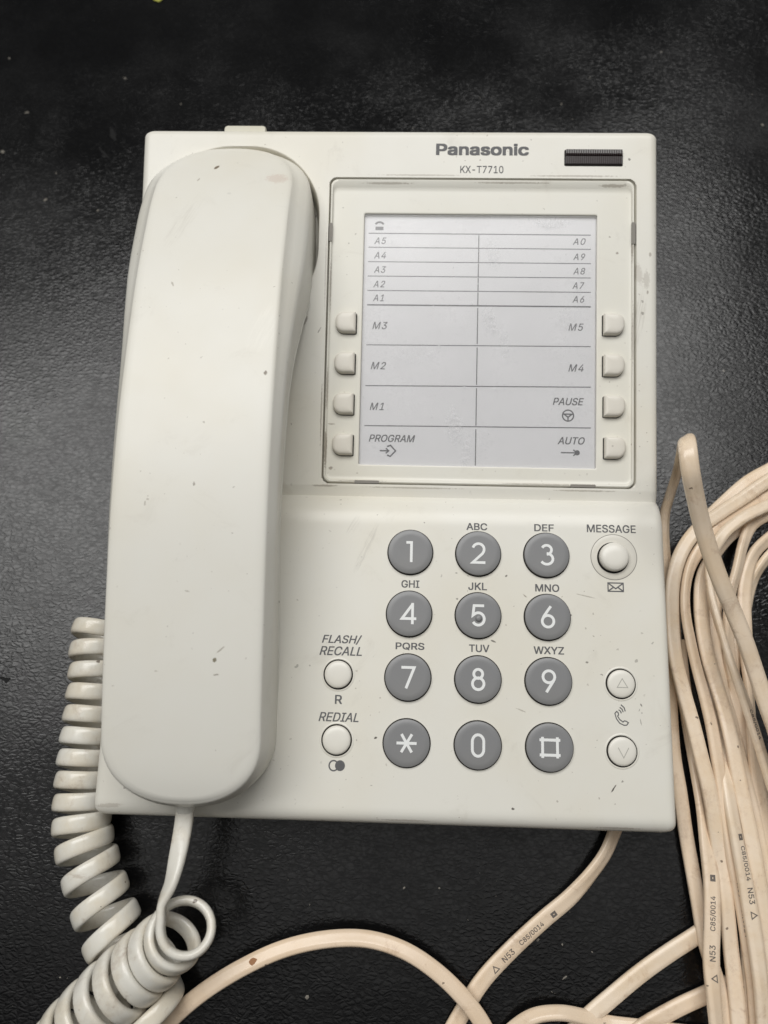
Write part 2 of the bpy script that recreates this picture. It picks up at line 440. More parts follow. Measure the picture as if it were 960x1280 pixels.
def text_geo(s, height, width=None, bold=0.0, shear=0.0, spacing=1.0):
    """flat text as (verts2d centred on its box, faces); cap height and box width in mm"""
    cu = bpy.data.curves.new('t', 'FONT'); cu.body = s
    if FONT: cu.font = FONT
    cu.size = 1.0; cu.shear = shear; cu.space_character = spacing
    cu.resolution_u = 4; cu.fill_mode = 'FRONT'
    o = bpy.data.objects.new('t', cu); COL.objects.link(o)
    dg = bpy.context.evaluated_depsgraph_get(); dg.update()
    cv = o.evaluated_get(dg).to_curve(dg).copy()
    # flatten the contours and fill by winding number (glyph outlines may overlap themselves)
    P, E = [], []
    for sp in cv.splines:
        b = sp.bezier_points; n = len(b); b0 = len(P)
        for i in range(n):
            p0, p1, p2, p3 = (np.array(q[:2]) for q in (b[i].co, b[i].handle_right, b[(i + 1) % n].handle_left, b[(i + 1) % n].co))
            straight = abs(np.cross(p3 - p0, p1 - p0)) + abs(np.cross(p3 - p0, p2 - p0)) < 1e-6
            for t in ([0] if straight else (0, .25, .5, .75)):
                P.append((1 - t) ** 3 * p0 + 3 * (1 - t) ** 2 * t * p1 + 3 * (1 - t) * t * t * p2 + t ** 3 * p3)
        m = len(P) - b0
        E += [(b0 + k, b0 + (k + 1) % m) for k in range(m)]
    A = np.array([P[a] for a, _ in E]); B = np.array([P[b] for _, b in E])
    from mathutils.geometry import delaunay_2d_cdt
    vs, _, tris, *_r = delaunay_2d_cdt([Vector((float(p[0]), float(p[1]))) for p in P], E, [], 0, 1e-6)
    V = np.array([v[:] for v in vs]); F = []
    for t in tris:
        c = V[list(t)].mean(0)
        upc = (A[:, 1] <= c[1]) & (B[:, 1] > c[1]); dnc = (A[:, 1] > c[1]) & (B[:, 1] <= c[1])
        side = (B[:, 0] - A[:, 0]) * (c[1] - A[:, 1]) - (c[0] - A[:, 0]) * (B[:, 1] - A[:, 1])
        if np.sum(upc & (side > 0)) - np.sum(dnc & (side < 0)) != 0: F.append(tuple(t))
    bpy.data.objects.remove(o); bpy.data.curves.remove(cu); bpy.data.curves.remove(cv)
    Z = np.zeros(len(V))
    lo, hi = V.min(0), V.max(0)
    V = V - (lo + hi) / 2
    bx = 2 * bold * (hi[1] - lo[1])
    sy = height / (hi[1] - lo[1] + bx); sx = width / (hi[0] - lo[0] + bx) if width else sy
    V = V * np.array([sx, sy])
    if not bold: return np.c_[V, Z], F
    b = bold * (hi[1] - lo[1]); VV, FF = [], []
    offs = [(-1, -1), (1, 1), (1, -1), (-1, 1), (0, 0)] if bold < .05 else [(i, j) for i in (-1, -.33, .33, 1) for j in (-1, 0, 1)]
    for q, (i, j) in enumerate(offs):
        o0 = len(VV) * len(V)
        VV.append(np.c_[V + np.array([i * b * sx, j * b * sy * .7]), Z + q * .004]); FF += [tuple(o0 + k for k in f) for f in F]
    return np.concatenate(VV), FF

# ------------------------------------------------------------------ desk phone
XL, XR, YF, YR = -110.6, 56.1, -78.4, 136.7
FX0, FX1, FY0, FY1 = -48.94, 49.18, 21.98, 120.59
PH = reg(empty('desk_phone', (-27, 28, 0), 'dusty ivory desk telephone with grey round dial keys and a ruled card panel', 'telephone'))

def profile(y):
    y = np.asarray(y, float)
    z = np.where(y < 8, 0.0, 0.0)
    u = np.clip((y - 8) / 8.5, 0, 1)
    z = z - 2.7 * u ** 2.3
    z = np.where(y > 16.5, -2.7 - 2.1 * np.clip((y - 16.5) / 1.6, 0, 1), z)
    k = np.clip((y - 18.1) / 3.2, 0, 1)
    z = np.where(y > 18.1, -4.8 + (up_z(21.3) + 4.8) * k, z)
    return np.where(y > 21.3, up_z(y), z)

def sd_rr(x, y, x0, x1, y0, y1, r):
    cx, cy = (x0 + x1) / 2, (y0 + y1) / 2
    qx = np.abs(x - cx) - (x1 - x0) / 2 + r; qy = np.abs(y - cy) - (y1 - y0) / 2 + r
    return np.hypot(np.maximum(qx, 0), np.maximum(qy, 0)) + np.minimum(np.maximum(qx, qy), 0) - r

def build_body():
    edge = [0, .08, .25, .5, .8, 1.2, 1.7, 2.3, 3.0, 4.0, 5.0]
    def lines(a, b, extra):
        L = set(round(a + e, 3) for e in edge) | set(round(b - e, 3) for e in edge)
        L |= set(np.round(np.arange(a + 5.6, b - 5.5, 0.7), 3))
        for e, span in extra:
            L |= set(np.round(np.arange(e - span, e + span + .01, 0.22), 3))
        L = sorted(L); out = [L[0]]
        for q in L[1:]:
            if q - out[-1] > 0.05: out.append(q)
        out[-1] = b
        return np.array(out)
    X = lines(XL, XR, [(FX0, 1.6), (FX1, 1.6), (-52.5, 2.4), (-62, 11)])
    Y = lines(YF, YR, [(FY0, 1.6), (FY1, 1.6), (16.5, 4.5), (124, 8)])
    rc = 2.4
    nx, ny = len(X), len(Y)
    gx, gy = np.meshgrid(X, Y)
    xc, hw = (XL + XR) / 2, (XR - XL) / 2
    dy = np.minimum(gy - YF, YR - gy)
    hwy = hw - np.where(dy < rc, rc - np.sqrt(np.maximum(rc ** 2 - (rc - np.minimum(dy, rc)) ** 2, 0)), 0)
    x = xc + (gx - xc) / hw * hwy
    y = gy
    z = profile(y)
    def drop(d, r):
        d = np.clip(d, 0, r)
        return r - np.sqrt(np.maximum(r * r - (r - d) ** 2, 0))
    z = z - drop(y - YF, 4.2) * .9 - drop(YR - y, 2.6) * .8 - drop(x - (xc - hwy), 2.6) * .8 - drop((xc + hwy) - x, 2.4) * .8
    # card panel recess
    s = sd_rr(x, y, FX0, FX1, FY0, FY1, 2.6)
    z = z - 3.4 * np.clip(-s / .12, 0, 1)
    # cradle for the ear end
    s = sd_rr(x, y, -104.0, -51.9, 74, 130.7, 23.0)
    s2 = np.maximum(s, ((x + 51.9) * .9 + (84 - y) * .42))
    q = np.clip(-s2 / 1.5, 0, 1); q = q * q * (3 - 2 * q)
    z = z - 8.0 * q
    # cradle for the mouth end
    s = sd_rr(x, y, -105.0, -58.6, -74.5, -34.0, 18.0)
    q = np.clip(-s / 2.0, 0, 1); q = q * q * (3 - 2 * q)
    z = z - 0.0 * q
    V = np.stack([x, y, z], -1).reshape(-1, 3)
    idx = np.arange(nx * ny).reshape(ny, nx)
    F = np.stack([idx[:-1, :-1], idx[:-1, 1:], idx[1:, 1:], idx[1:, :-1]], -1).reshape(-1, 4).tolist()
    bnd = list(idx[0, :]) + list(idx[1:, -1]) + list(idx[-1, -2::-1]) + list(idx[-2:0, 0][:])
    # walls down to just above the table, as two loops
    Vb = V[bnd]
    c = np.array([xc, (YF + YR) / 2])
    base = []
    for lvl in (0.5, 1.0):
        for p in Vb:
            # world z of target: 1.5 mm
            zt = (1.5 - LIFT - math.sin(TILT) * p[1]) / math.cos(TILT)
            zz = p[2] + (zt - p[2]) * lvl
            base.append((p[0], p[1], zz))
    n = len(bnd); o0 = len(V)
    V = np.concatenate([V, np.array(base)])
    for i in range(n):
        j = (i + 1) % n
        F.append((bnd[j], bnd[i], o0 + i, o0 + j)); F.append((o0 + j, o0 + i, o0 + n + i, o0 + n + j))
    F.append(tuple(o0 + n + i for i in range(n)))
    me = bpy.data.meshes.new('body')
    me.from_pydata((V * MM).tolist(), [], F)
    me.shade_smooth(); me.set_sharp_from_angle(angle=math.radians(48))
    return link_mesh('body', me, M_BODY, PH, M_PHONE)
BODY = build_body()

def on_lower(cx, cy, h=0.05):
    return lambda x, y, z=0.0: (cx + x, cy + y, h + z)
def on_upper(cx, cy, h=0.05):
    return lambda x, y, z=0.0: (cx + x, cy + y, up_z(cy + y) + h + z)

def lettering(s, place, height, width, mat, parent, bold=0.0, shear=0.0, spacing=1.0, name='lettering'):
    V, F = text_geo(s, height, width, bold, shear, spacing)
    me = mesh(name, [place(x, y, z) for x, y, z in V], F, False)
    return link_mesh(name, me, mat, parent, M_PHONE)

def px_text(s, plane, u, v, wpx, hpx, mat, parent, h=0.05, **kw):
    f = at_lower if plane == 'l' else at_upper
    hh = 0 if plane == 'l' else h
    p = f(u, v, hh); a = f(u - wpx / 2, v, hh); b = f(u + wpx / 2, v, hh)
    t = f(u, v - hpx / 2, hh); m = f(u, v + hpx / 2, hh)
    place = on_lower(p[0], p[1], h) if plane == 'l' else on_upper(p[0], p[1], h)
    return lettering(s, place, t[1] - m[1], b[0] - a[0], mat, parent, **kw)

def px_icon(name, plane, u, v, scale, strokes, w, mat, parent, h=0.05):
    p = at_lower(u, v) if plane == 'l' else at_upper(u, v, h)
    place = on_lower(p[0], p[1], h) if plane == 'l' else on_upper(p[0], p[1], h)
    return link_mesh(name, strokes_mesh(name, strokes, w, scale, place), mat, parent, M_PHONE)

# --- card panel: bezel, card, clear sheet, notches
CX0, CX1, CY0, CY1 = -37.5, 37.2, 28.3, 109.4
def build_panel():
    g = 0.45
    def ring(x0, x1, y0, y1, r, d):
        return [(x, y, up_z(y) + d) for x, y in rrect(x0, x1, y0, y1, r)]
    o = ring(FX0 + g, FX1 - g, FY0 + g, FY1 - g, 2.4, -3.0)
    L = [o, ring(FX0 + g, FX1 - g, FY0 + g, FY1 - g, 2.4, -.35), ring(FX0 + g + .25, FX1 - g - .25, FY0 + g + .25, FY1 - g - .25, 2.3, -.12),
         ring(FX0 + g + .6, FX1 - g - .6, FY0 + g + .6, FY1 - g - .9, 2.1, -.2),
         ring(FX0 + 1.1, FX1 - 1.1, FY0 + 1.5, FY1 - 2.6, 1.9, -.85), ring(FX0 + 1.3, FX1 - 1.3, FY0 + 2.0, FY1 - 3.1, 1.7, -1.02),
         ring(FX0 + 1.6, FX1 - 1.6, FY0 + 2.4, FY1 - 3.8, 1.5, -1.1), ring(FX0 + 2.0, FX1 - 2.0, FY0 + 2.8, FY1 - 4.2, 1.4, -1.1), ring(CX0 - .5, CX1 + .5, CY0 - .5, CY1 + .5, .8, -1.1),
         ring(CX0 - .15, CX1 + .15, CY0 - .15, CY1 + .15, .7, -1.1), ring(CX0, CX1, CY0, CY1, .6, -1.2), ring(CX0, CX1, CY0, CY1, .6, -2.9)]
    V, F = loops_mesh(L, cap1=False)
    bz = part('card_bezel', V, F, M_BEZ, PH, M_PHONE, True, 50)
    V, F = loops_mesh([ring(CX0 + .1, CX1 - .1, CY0 + .1, CY1 - .1, .5, -2.85), ring(CX0 + .1, CX1 - .1, CY0 + .1, CY1 - .1, .5, -2.6)])
    card = part('index_card', V, F, M_PAPER, PH, M_PHONE, False)
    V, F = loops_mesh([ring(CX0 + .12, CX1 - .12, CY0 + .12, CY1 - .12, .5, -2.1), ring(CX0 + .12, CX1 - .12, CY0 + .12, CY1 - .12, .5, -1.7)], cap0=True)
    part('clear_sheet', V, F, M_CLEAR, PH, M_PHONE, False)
    # catches moulded in the bezel edge
    for (x0, x1, y0, y1) in ((FX0 + .25, FX0 + 1.25, 99.5, 105.5), (FX1 - 1.3, FX1 - .2, 99.5, 106.5),
                             (-38.5, -30.8, FY0 + .2, FY0 + 1.1), (29.0, 36.8, FY0 + .2, FY0 + 1.1)):
        V, F = loops_mesh([[(x, y, up_z(y) - .6) for x, y in rrect(x0, x1, y0, y1, .2, 2)], [(x, y, up_z(y) + .02) for x, y in rrect(x0, x1, y0, y1, .2, 2)]])
        part('catch', V, F, M_NOTCH, PH, M_PHONE, False)
    return card
CARD = build_panel()
HC = -2.57
def card_line(u0, v0, u1, v1, w=0.28):
    a = at_upper(u0, v0, HC); b = at_upper(u1, v1, HC)
    V, F = ribbon([a[:2], b[:2]], w)
    part('ruled_line', [(x, y, up_z(y) + HC) for x, y in V], F, M_CARDP, CARD, M_PHONE, False)
for (l, r, w) in ((291.5, 294, .3), (309, 311.7, .26), (327, 329.6, .26), (345, 347.5, .26), (363, 365.5, .26), (381, 383.6, .44),
                  (431, 433.3, .26), (482, 484, .3), (532, 535, .3)):
    sl = 1 if l < 385 else 0
    card_line(460 - (l - 290) * .022 + 1, l, 738.5, r, w)
for (t, b) in ((294, 310), (311, 328), (329.4, 346.2), (347.4, 364.2), (365.4, 382), (385, 430), (434.5, 481), (485.5, 532), (536.5, 582)):
    ux = lambda v: 598.6 - (v - 293) * .0155
    card_line(ux(t), t, ux(b), b, .3)
IT = dict(shear=.26, bold=0.012)
for s, u, v, w in (('A5', 475.5, 301, 15), ('A4', 475, 319, 15), ('A3', 475, 337, 15), ('A2', 474, 355, 15), ('A1', 473, 372.3, 13.5),
                   ('A0', 724, 302, 16), ('A9', 724, 321, 15), ('A8', 724, 339, 15), ('A7', 723, 357, 15), ('A6', 723, 374.2, 15)):
    px_text(s, 'u', u, v, w, 8.3, M_CARDP, CARD, HC, spacing=1.15, **IT)
for s, u, v, w in (('M3', 475, 407, 19), ('M2', 473, 457, 19), ('M1', 471, 508, 17.5), ('M5', 720, 409, 19), ('M4', 720, 460, 19)):
    px_text(s, 'u', u, v, w, 9.2, M_CARDP, CARD, HC, spacing=1.15, **IT)
px_text('PROGRAM', 'u', 490, 548, 58, 9.2, M_CARDP, CARD, HC, shear=.26, bold=.022)
px_text('PAUSE', 'u', 710.5, 502, 39, 9.4, M_CARDP, CARD, HC, shear=.26, bold=.022)
px_text('AUTO', 'u', 714, 551, 34, 9.4, M_CARDP, CARD, HC, shear=.26, bold=.022)
px_icon('icon', 'u', 474.5, 281.5, 1.0, [[(-1.3, -1.05), (1.3, -1.05)]], 1.15, M_CARDP, CARD, HC)
px_icon('icon', 'u', 474.5, 281.5, 1.0, [arc(0, -.25, 1.45, 1.25, 155, 25, 8)], .62, M_CARDP, CARD, HC + .02)
px_icon('icon', 'u', 485, 563.5, 1.0, [[(-2.6, 0), (.1, 0)], [(-.7, .8), (.2, 0), (-.7, -.8)], [(-.3, 1.35), (.75, 1.75), (2.4, 0), (.75, -1.75), (-.3, -1.35)]], .42, M_CARDP, CARD, HC)
px_icon('icon', 'u', 710, 519.5, 1.0, [(arc(0, 0, 1.75, 1.75, 0, 345, 23), True), [(-1.5, .45), (1.5, .45)], [(-1.2, .4), (0, -.55), (1.2, .4)], [(0, -.5), (0, -1.7)]], .4, M_CARDP, CARD, HC)
px_icon('icon', 'u', 713, 566, 1.0, [[(-3, 0), (2.0, 0)], [(.9, .95), (2.0, 0), (.9, -.95)], [(1.85, .0), (2.95, 0)]], .4, M_CARDP, CARD, HC)
px_icon('icon', 'u', 721.5, 566, 1.0, [(arc(0, 0, .42, .42, 0, 330, 11), True)], .8, M_CARDP, CARD, HC + .05)

# --- printing on the body
px_text('Panasonic', 'u', 603, 186.8, 116, 15.2, M_PRINT, BODY, .06, bold=.055)
px_text('KX-T7710', 'u', 602.3, 211.8, 54, 9.2, M_PRINT, BODY, .06, bold=.012)
for s, u, v, w in (('ABC', 596, 658.3, 26), ('DEF', 680, 659.8, 24.5), ('GHI', 513, 730, 22.5), ('JKL', 597, 733, 23.5), ('MNO', 684, 735, 30),
                   ('PQRS', 512.5, 808, 36), ('TUV', 599, 810.5, 25.5), ('WXYZ', 686, 813, 38)):
    px_text(s, 'l', u, v, w, 9.0 if v < 700 else 9.6, M_PRINT, BODY, .05, bold=.03)
px_text('MESSAGE', 'l', 764, 661, 61, 10, M_PRINT, BODY, .05, bold=.022)
px_text('FLASH/', 'l', 427.5, 799.5, 50, 12, M_PRINT, BODY, .05, bold=.022, shear=.26)
px_text('RECALL', 'l', 426, 813.7, 53, 11.5, M_PRINT, BODY, .05, bold=.022, shear=.26)
px_text('R', 'l', 423.2, 874.3, 9, 11.5, M_PRINT, BODY, .05, bold=.03)
px_text('REDIAL', 'l', 423.3, 896.3, 50, 11.5, M_PRINT, BODY, .05, bold=.022, shear=.26)
px_icon('icon', 'l', 769.5, 734, 1.0, [([(-2.25, -1.25), (2.25, -1.25), (2.25, 1.25), (-2.25, 1.25)], True), [(-2.1, 1.1), (0, -.45), (2.1, 1.1)], [(-2.1, -1.1), (-.6, 0)], [(2.1, -1.1), (.6, 0)]], .36, M_PRINT, BODY)
px_icon('icon', 'l', 417, 957, 1.0, [(arc(0, 0, 1.3, 1.4, 0, 345, 23), True)], .4, M_PRINT, BODY)
px_icon('icon', 'l', 425, 957, 1.0, [(arc(0, 0, .72, .78, 0, 345, 15), True)], 1.42, M_PRINT, BODY, .08)
px_icon('icon', 'l', 777, 896, 1.0, [([(-1.9, .9), (-1.35, 1.5), (-.95, 1.1), (-.85, .5), (-1.15, .2), (-.6, -.75), (.35, -1.45), (.75, -1.1), (1.25, -1.2), (1.9, -1.6), (1.35, -2.3), (.6, -2.35), (-.6, -1.8), (-1.5, -.6)], True)],
        .3, M_PRINT, BODY)
px_icon('icon', 'l', 777, 891, 1.0, [[(-.85, .85), (-.3, .45), (-.1, -.15)], [(-.5, 1.55), (.15, 1.0), (.45, .2)], [(-.15, 2.3), (.75, 1.5), (1.05, .45)]], .3, M_PRINT, BODY)

# --- message lamp window
def build_lamp():
    x0, x1, y0, y1 = 26.6, 44.7, 124.9, 129.7
    rim = [[(x, y, up_z(y) + d) for x, y in rrect(x0 - .25, x1 + .25, y0 - .25, y1 + .25, .4, 3)] for d in (-.6, .06)]
    V, F = loops_mesh(rim)
    lamp = part('message_lamp', V, F, M_GAP, PH, M_PHONE, False)
    # faceted lens: a sloping rear strip over a flat front
    ys = [y0, y0 + .25, y0 + 2.6, y0 + 2.9, y1 - .35, y1]
    zs = [.1, .55, .65, 1.05, .6, .1]
    V, F = [], []
    for x in (x0, x1):
        V += [(x, a, up_z(a) + b) for a, b in zip(ys, zs)]
    for i in range(5): F.append((i, i + 1, 7 + i, 6 + i))
    F += [tuple(range(5, -1, -1)), tuple(range(6, 12))]
    part('lens', V, F, M_LENSB, lamp, M_PHONE, False)
    V, F = loops_mesh([[(x, y, up_z(y) + d) for x, y in rrect(x0 + .1, x1 - .1, y1 - 1.5, y1 - .2, .1, 2)] for d in (.2, 1.12)])
    part('lens_strip', V, F, M_STRIP, lamp, M_PHONE, False)
    rib2 = None
    for i in range(24):
        xa = x0 + .5 + (x1 - x0 - 1.0) * i / 23
        if rib2 is None:
            V, F = loops_mesh([[(x, y, up_z(y) + d) for x, y in rrect(-.16, .16, y1 - 1.45, y1 - .3, .03, 1)] for d in (1.1, 1.17)])
            rib2 = mesh('strip_rib', V, F, False)
        link_mesh('strip_rib', rib2, M_LENS, lamp, M_PHONE @ Matrix.Translation((xa * MM, 0, 0)))
    k = 26
    rw = (x1 - x0 - .6) / k
    me = None
    for i in range(k):
        xa = x0 + .3 + rw * i
        Vq, Fq = [], []
        for x in (xa + .12, xa + rw - .12):
            Vq += [(x, a, up_z(a) + b + .13) for a, b in zip(ys[1:], zs[1:])]
        V2 = [(x - (xa + rw / 2), y, z) for x, y, z in Vq]
        if me is None:
            Fq = [(j, j + 1, 6 + j, 5 + j) for j in range(4)]
            Vlow = [(x, y, z - .3) for x, y, z in V2]
            Fq += [(a[3] + 10, a[2] + 10, a[1] + 10, a[0] + 10) for a in Fq]
            Fq += [(j, 10 + j, 11 + j, 1 + j) for j in range(4)] + [(5 + j, 6 + j, 16 + j, 15 + j) for j in range(4)]
            me = mesh('lens_rib', V2 + Vlow, Fq, False)
        link_mesh('lens_rib', me, M_LENS, lamp, M_PHONE @ Matrix.Translation(((xa + rw / 2) * MM, 0, 0)))
build_lamp()

# --- rear tab
def build_tab():
    x0, x1, y0, y1 = -84.7, -70.8, YR - 2, YR + 3.0
    zt = up_z(YR) - 2.2
    L = [[(x, y, z) for x, y in rrect(x0 + i, x1 - i, y0, y1 - i, (1.0, 1.0, .2, .2), 4)] for i, z in ((0, zt - 6), (0, zt - .7), (.25, zt - .2), (.8, zt))]
    V, F = loops_mesh(L, cap0=True)
    part('rear_tab', V, F, M_GREEN, PH, M_PHONE)
build_tab()

# --- round keys
def lathe(prof, n=56):
    """prof: (r, z) from outside-bottom to the centre"""
    loops = [[(r * math.cos(2 * math.pi * i / n), r * math.sin(2 * math.pi * i / n), z) for i in range(n)] for r, z in prof]
    return loops_mesh(loops, cap1=True)
def disc_at(name, x, y, prof, mat, parent, angle=35, me=None):
    if me is None:
        V, F = lathe(prof); me = mesh(name, V, F, True, angle)
    return link_mesh(name, me, mat, parent, M_PHONE @ Matrix.Translation((x * MM, y * MM, 0)))

C6 = lambda cx, cy, rx, ry, a0, a1, k=16: arc(cx, cy, rx, ry, a0, a1, k)
DIG = {
    '1': [[(-.20, .45), (.05, .45), (.05, -.5)]],
    '2': [C6(0, .19, .27, .27, 165, -25) + [(.19, -.02), (-.27, -.45), (.33, -.45)]],
    '3': [C6(-.01, .235, .23, .22, 155, -90, 12), C6(-.01, -.2, .29, .26, 90, -150, 14), ],
    '4': [[(.34, -.24), (-.33, -.24), (.16, .44), ], [(.16, .50), (.16, -.5)]],
    '5': [[(.27, .45), (-.20, .45), (-.25, -.0)] + C6(0, -.17, .28, .29, 128, -150, 16)],
    '6': [[(.14, .5), (-.02, .28), (-.22, -.02)], (C6(0, -.2, .27, .27, 0, 345, 23), True)],
    '7': [[(-.31, .45), (.29, .45), (-.08, -.5)]],
    '8': [(C6(0, .245, .205, .205, 0, 345, 23), True), (C6(0, -.2, .265, .265, 0, 345, 23), True)],
    '9': [[(-.12, -.5), (.02, -.28), (.22, .03)], (C6(0, .2, .27, .27, 0, 345, 23), True)],
    '0': [(C6(0, .17, .26, .30, 0, 180, 12) + C6(0, -.17, .26, .30, 180, 360, 12), True)],
    '*': [[(-.46, 0), (.46, 0)], [(-.24, .40), (.24, -.40)], [(.24, .40), (-.24, -.40)]],
    '#': [[(-.47, .33), (.47, .33)], [(-.47, -.33), (.47, -.33)], [(-.335, .46), (-.335, -.46)], [(.335, .46), (.335, -.46)]],
}
ROWS = ['123', '456', '789', '*0#']
KEY_PROF = [(6.66, -.4), (6.66, 1.0), (6.6, 1.16), (6.42, 1.26), (5.0, 1.27), (3.0, 1.22), (1.2, 1.2)]
GAP_PROF = [(7.0, -.2), (7.0, .045), (6.0, .05)]
key_me = gap_me = None
for r, row in enumerate(ROWS):
    for c, ch in enumerate(row):
        x, y = 20.5 * (c - 1), -18.555 * r
        if key_me is None:
            V, F = lathe(KEY_PROF); key_me = mesh('dial_key', V, F, True, 30)
            V, F = lathe(GAP_PROF); gap_me = mesh('key_gap', V, F, False)
        dz = -.25 if ch == '*' else rng.uniform(-.06, .06)
        fr = M_PHONE @ Matrix.Translation((x * MM, y * MM, dz * MM)) @ Matrix.Rotation(rng.normal(0, .012), 4, 'X')
        k = link_mesh('dial_key', key_me, M_GREY, PH, fr)
        link_mesh('key_gap', gap_me, M_GAP, k, M_PHONE @ Matrix.Translation((x * MM, (y - .03) * MM, 0)))
        H = 6.3
        sm = strokes_mesh('key_legend', DIG[ch], .80, H, lambda a, b, q: (a, b, 1.27 + .001 * (a * a + b * b) + q))
        link_mesh('key_legend', sm, M_WHITE, k, fr)
        if ch == '5':
            V, F = lathe([(1.0, 1.1), (.95, 1.45), (.7, 1.7), (.3, 1.8)], 20)
            link_mesh('locating_dot', mesh('locating_dot', V, F), M_GREY, k, fr @ Matrix.Translation((.1 * MM, -.9 * MM, 0)))

# --- small ivory keys
def small_key(x, y, r, h, name, dome=.9):
    prof = [(r, -.3), (r, h - dome * .75), (r * .965, h - dome * .5), (r * .86, h - dome * .25), (r * .65, h - dome * .08), (r * .35, h)]
    k = disc_at(name, x, y, prof, M_KEYC, PH)
    disc_at('key_gap', x - .05, y - .05, [(r + .42, -.2), (r + .42, .07), (r - .5, .08)], M_GAP, k)
    # raised lip round the hole
    n = 56
    rr = [(r + .42, .02), (r + .5, .14), (r + .75, .17), (r + 1.0, .02)]
    L = [[(a * math.cos(2 * math.pi * i / n), a * math.sin(2 * math.pi * i / n), b) for i in range(n)] for a, b in rr]
    V, F = loops_mesh(L, cap1=False)
    link_mesh('key_collar', mesh('key_collar', V, F), M_BODY, k, M_PHONE @ Matrix.Translation((x * MM, y * MM, 0)))
    return k
small_key(-41.0, -36.8, 3.95, 1.5, 'flash_key')
small_key(-40.75, -55.4, 4.05, 1.5, 'redial_key')
ku = small_key(41.5, -37.3, 3.95, 1.0, 'volume_key', .7)
kd = small_key(41.2, -56.2, 4.0, 1.0, 'volume_key', .7)
link_mesh('key_legend', strokes_mesh('key_legend', [([(-1.5, -1.0), (1.5, -1.0), (0, 1.5)], True)], .22, 1, lambda a, b, q: (41.7 + a, -37.3 + b, 1.05 + q)), M_ENGR, ku, M_PHONE)
link_mesh('key_legend', strokes_mesh('key_legend', [[(-1.5, 1.2), (0, -1.6), (1.5, 1.2)]], .22, 1, lambda a, b, q: (41.4 + a, -56.3 + b, 1.05 + q)), M_ENGR, kd, M_PHONE)
# message key in its lamp ring
mx_, my_ = 40.5, -.2
mk = disc_at('message_key', mx_, my_, [(4.3, -.3), (4.3, 1.5), (4.15, 1.95), (3.65, 2.35), (2.6, 2.65), (1.2, 2.75)], M_KEYC, PH)
disc_at('key_gap', mx_ - .1, my_ - .15, [(4.72, -.2), (4.72, .15), (3.5, .16)], M_GAP, mk)
disc_at('lamp_ring', mx_ + .2, my_ + .1, [(6.75, -.2), (6.75, .06), (6.6, .11), (5.5, .1), (4.8, .09)], M_RING, PH)
n = 64
V, F = loops_mesh([[(a * math.cos(2 * math.pi * i / n), a * math.sin(2 * math.pi * i / n), b) for i in range(n)] for a, b in ((6.95, .02), (6.95, .055), (6.7, .055), (6.7, .02))], cap1=False)
link_mesh('ring_outline', mesh('ring_outline', V, F), M_NOTCH, PH, M_PHONE @ Matrix.Translation(((mx_ + .2) * MM, (my_ + .1) * MM, 0)))

# --- memory keys (D shaped, beside the card)
def mem_outline(e, s):
    # flat side towards the card, rounded side outwards
    P = rrect(-3.3 - e, 3.15 + e, -3.25 - e, 3.2 + e, (max(.25 + e, .05), max(2.5 + e, .3), max(2.8 + e, .3), max(.25 + e, .05)), 8)
    if s > 0: P = [(-x, y) for x, y in reversed(P)]
    return P
for s, xs in ((-1, (-42.5, -42.55, -42.6, -42.55)), (1, (42.25, 42.3, 42.5, 42.7))):
    for yv, xv in zip(((73.2, 60.2, 47.2, 34.3) if s < 0 else (73.6, 60.6, 47.7, 34.7)), xs):
        b = -1.1
        L = [[(x, y, z) for x, y in mem_outline(-e, s)] for e, z in ((0, -.4), (0, 1.55), (.12, 1.85), (.4, 2.1), (.9, 2.22), (2.0, 2.28))]
        V, F = loops_mesh(L)
        Vw = [(xv + x, yv + y, up_z(yv + y) + b + z + .12 * max(0, (abs(x) if x * s > 0 else 0)) * -.6) for x, y, z in V]
        k = part('memory_key', Vw, F, M_MEM, PH, M_PHONE, True, 50)
        G = [(xv + x + .16 * -s, yv + y - .05, up_z(yv + y) + b + .05) for x, y in mem_outline(.17, s)]
        V, F = loops_mesh([[(x, y, z - .3) for x, y, z in G], G])
        part('key_gap', V, F, M_GAP, k, M_PHONE, False)

# ------------------------------------------------------------------ handset
HX = -80.3
HS = reg(empty('handset', (-80.3, 28, 34), 'long ivory telephone handset lying in the cradle beside the keypad', 'handset'))
def interp(xs, ys):
    xs, ys = np.array(xs, float), np.array(ys, float)
    m = np.gradient(ys, xs)
    def f(x):
        x = np.clip(x, xs[0], xs[-1]); i = np.clip(np.searchsorted(xs, x) - 1, 0, len(xs) - 2)
        h = xs[i + 1] - xs[i]; t = (x - xs[i]) / h
        return (2*t**3-3*t**2+1)*ys[i] + (t**3-2*t**2+t)*h*m[i] + (-2*t**3+3*t**2)*ys[i+1] + (t**3-t**2)*h*m[i+1]
    return f
h_top = interp([-73, -66, -56, -40, -18, 7, 25, 53, 79, 91, 103, 113, 119, 124, 127, 129.5], [17.0, 19.4, 21.8, 25, 28.3, 31.2, 32, 31, 28.3, 26.0, 23.2, 19.4, 16.6, 14.5, 13.1, 11.7])
h_off = interp([-73, -40, 7, 25, 53, 68, 80, 95, 106, 116, 130], [1.1, .1, .1, .5, 1.4, 2.9, 4.4, 4.9, 4.8, 4.0, .3])
h_cham = interp([-73, -40, 7, 25, 53, 68, 80, 95, 106, 116, 130], [1.1, 1.3, 1.6, 1.8, 2.6, 3.7, 4.6, 5.0, 4.8, 4.0, .3])
h_bot = interp([-73, -45, -20, 0, 25, 60, 75, 90, 128], [-.4, -.4, 4.0, 11, 14, 11, 6.0, 0.5, 1.0])

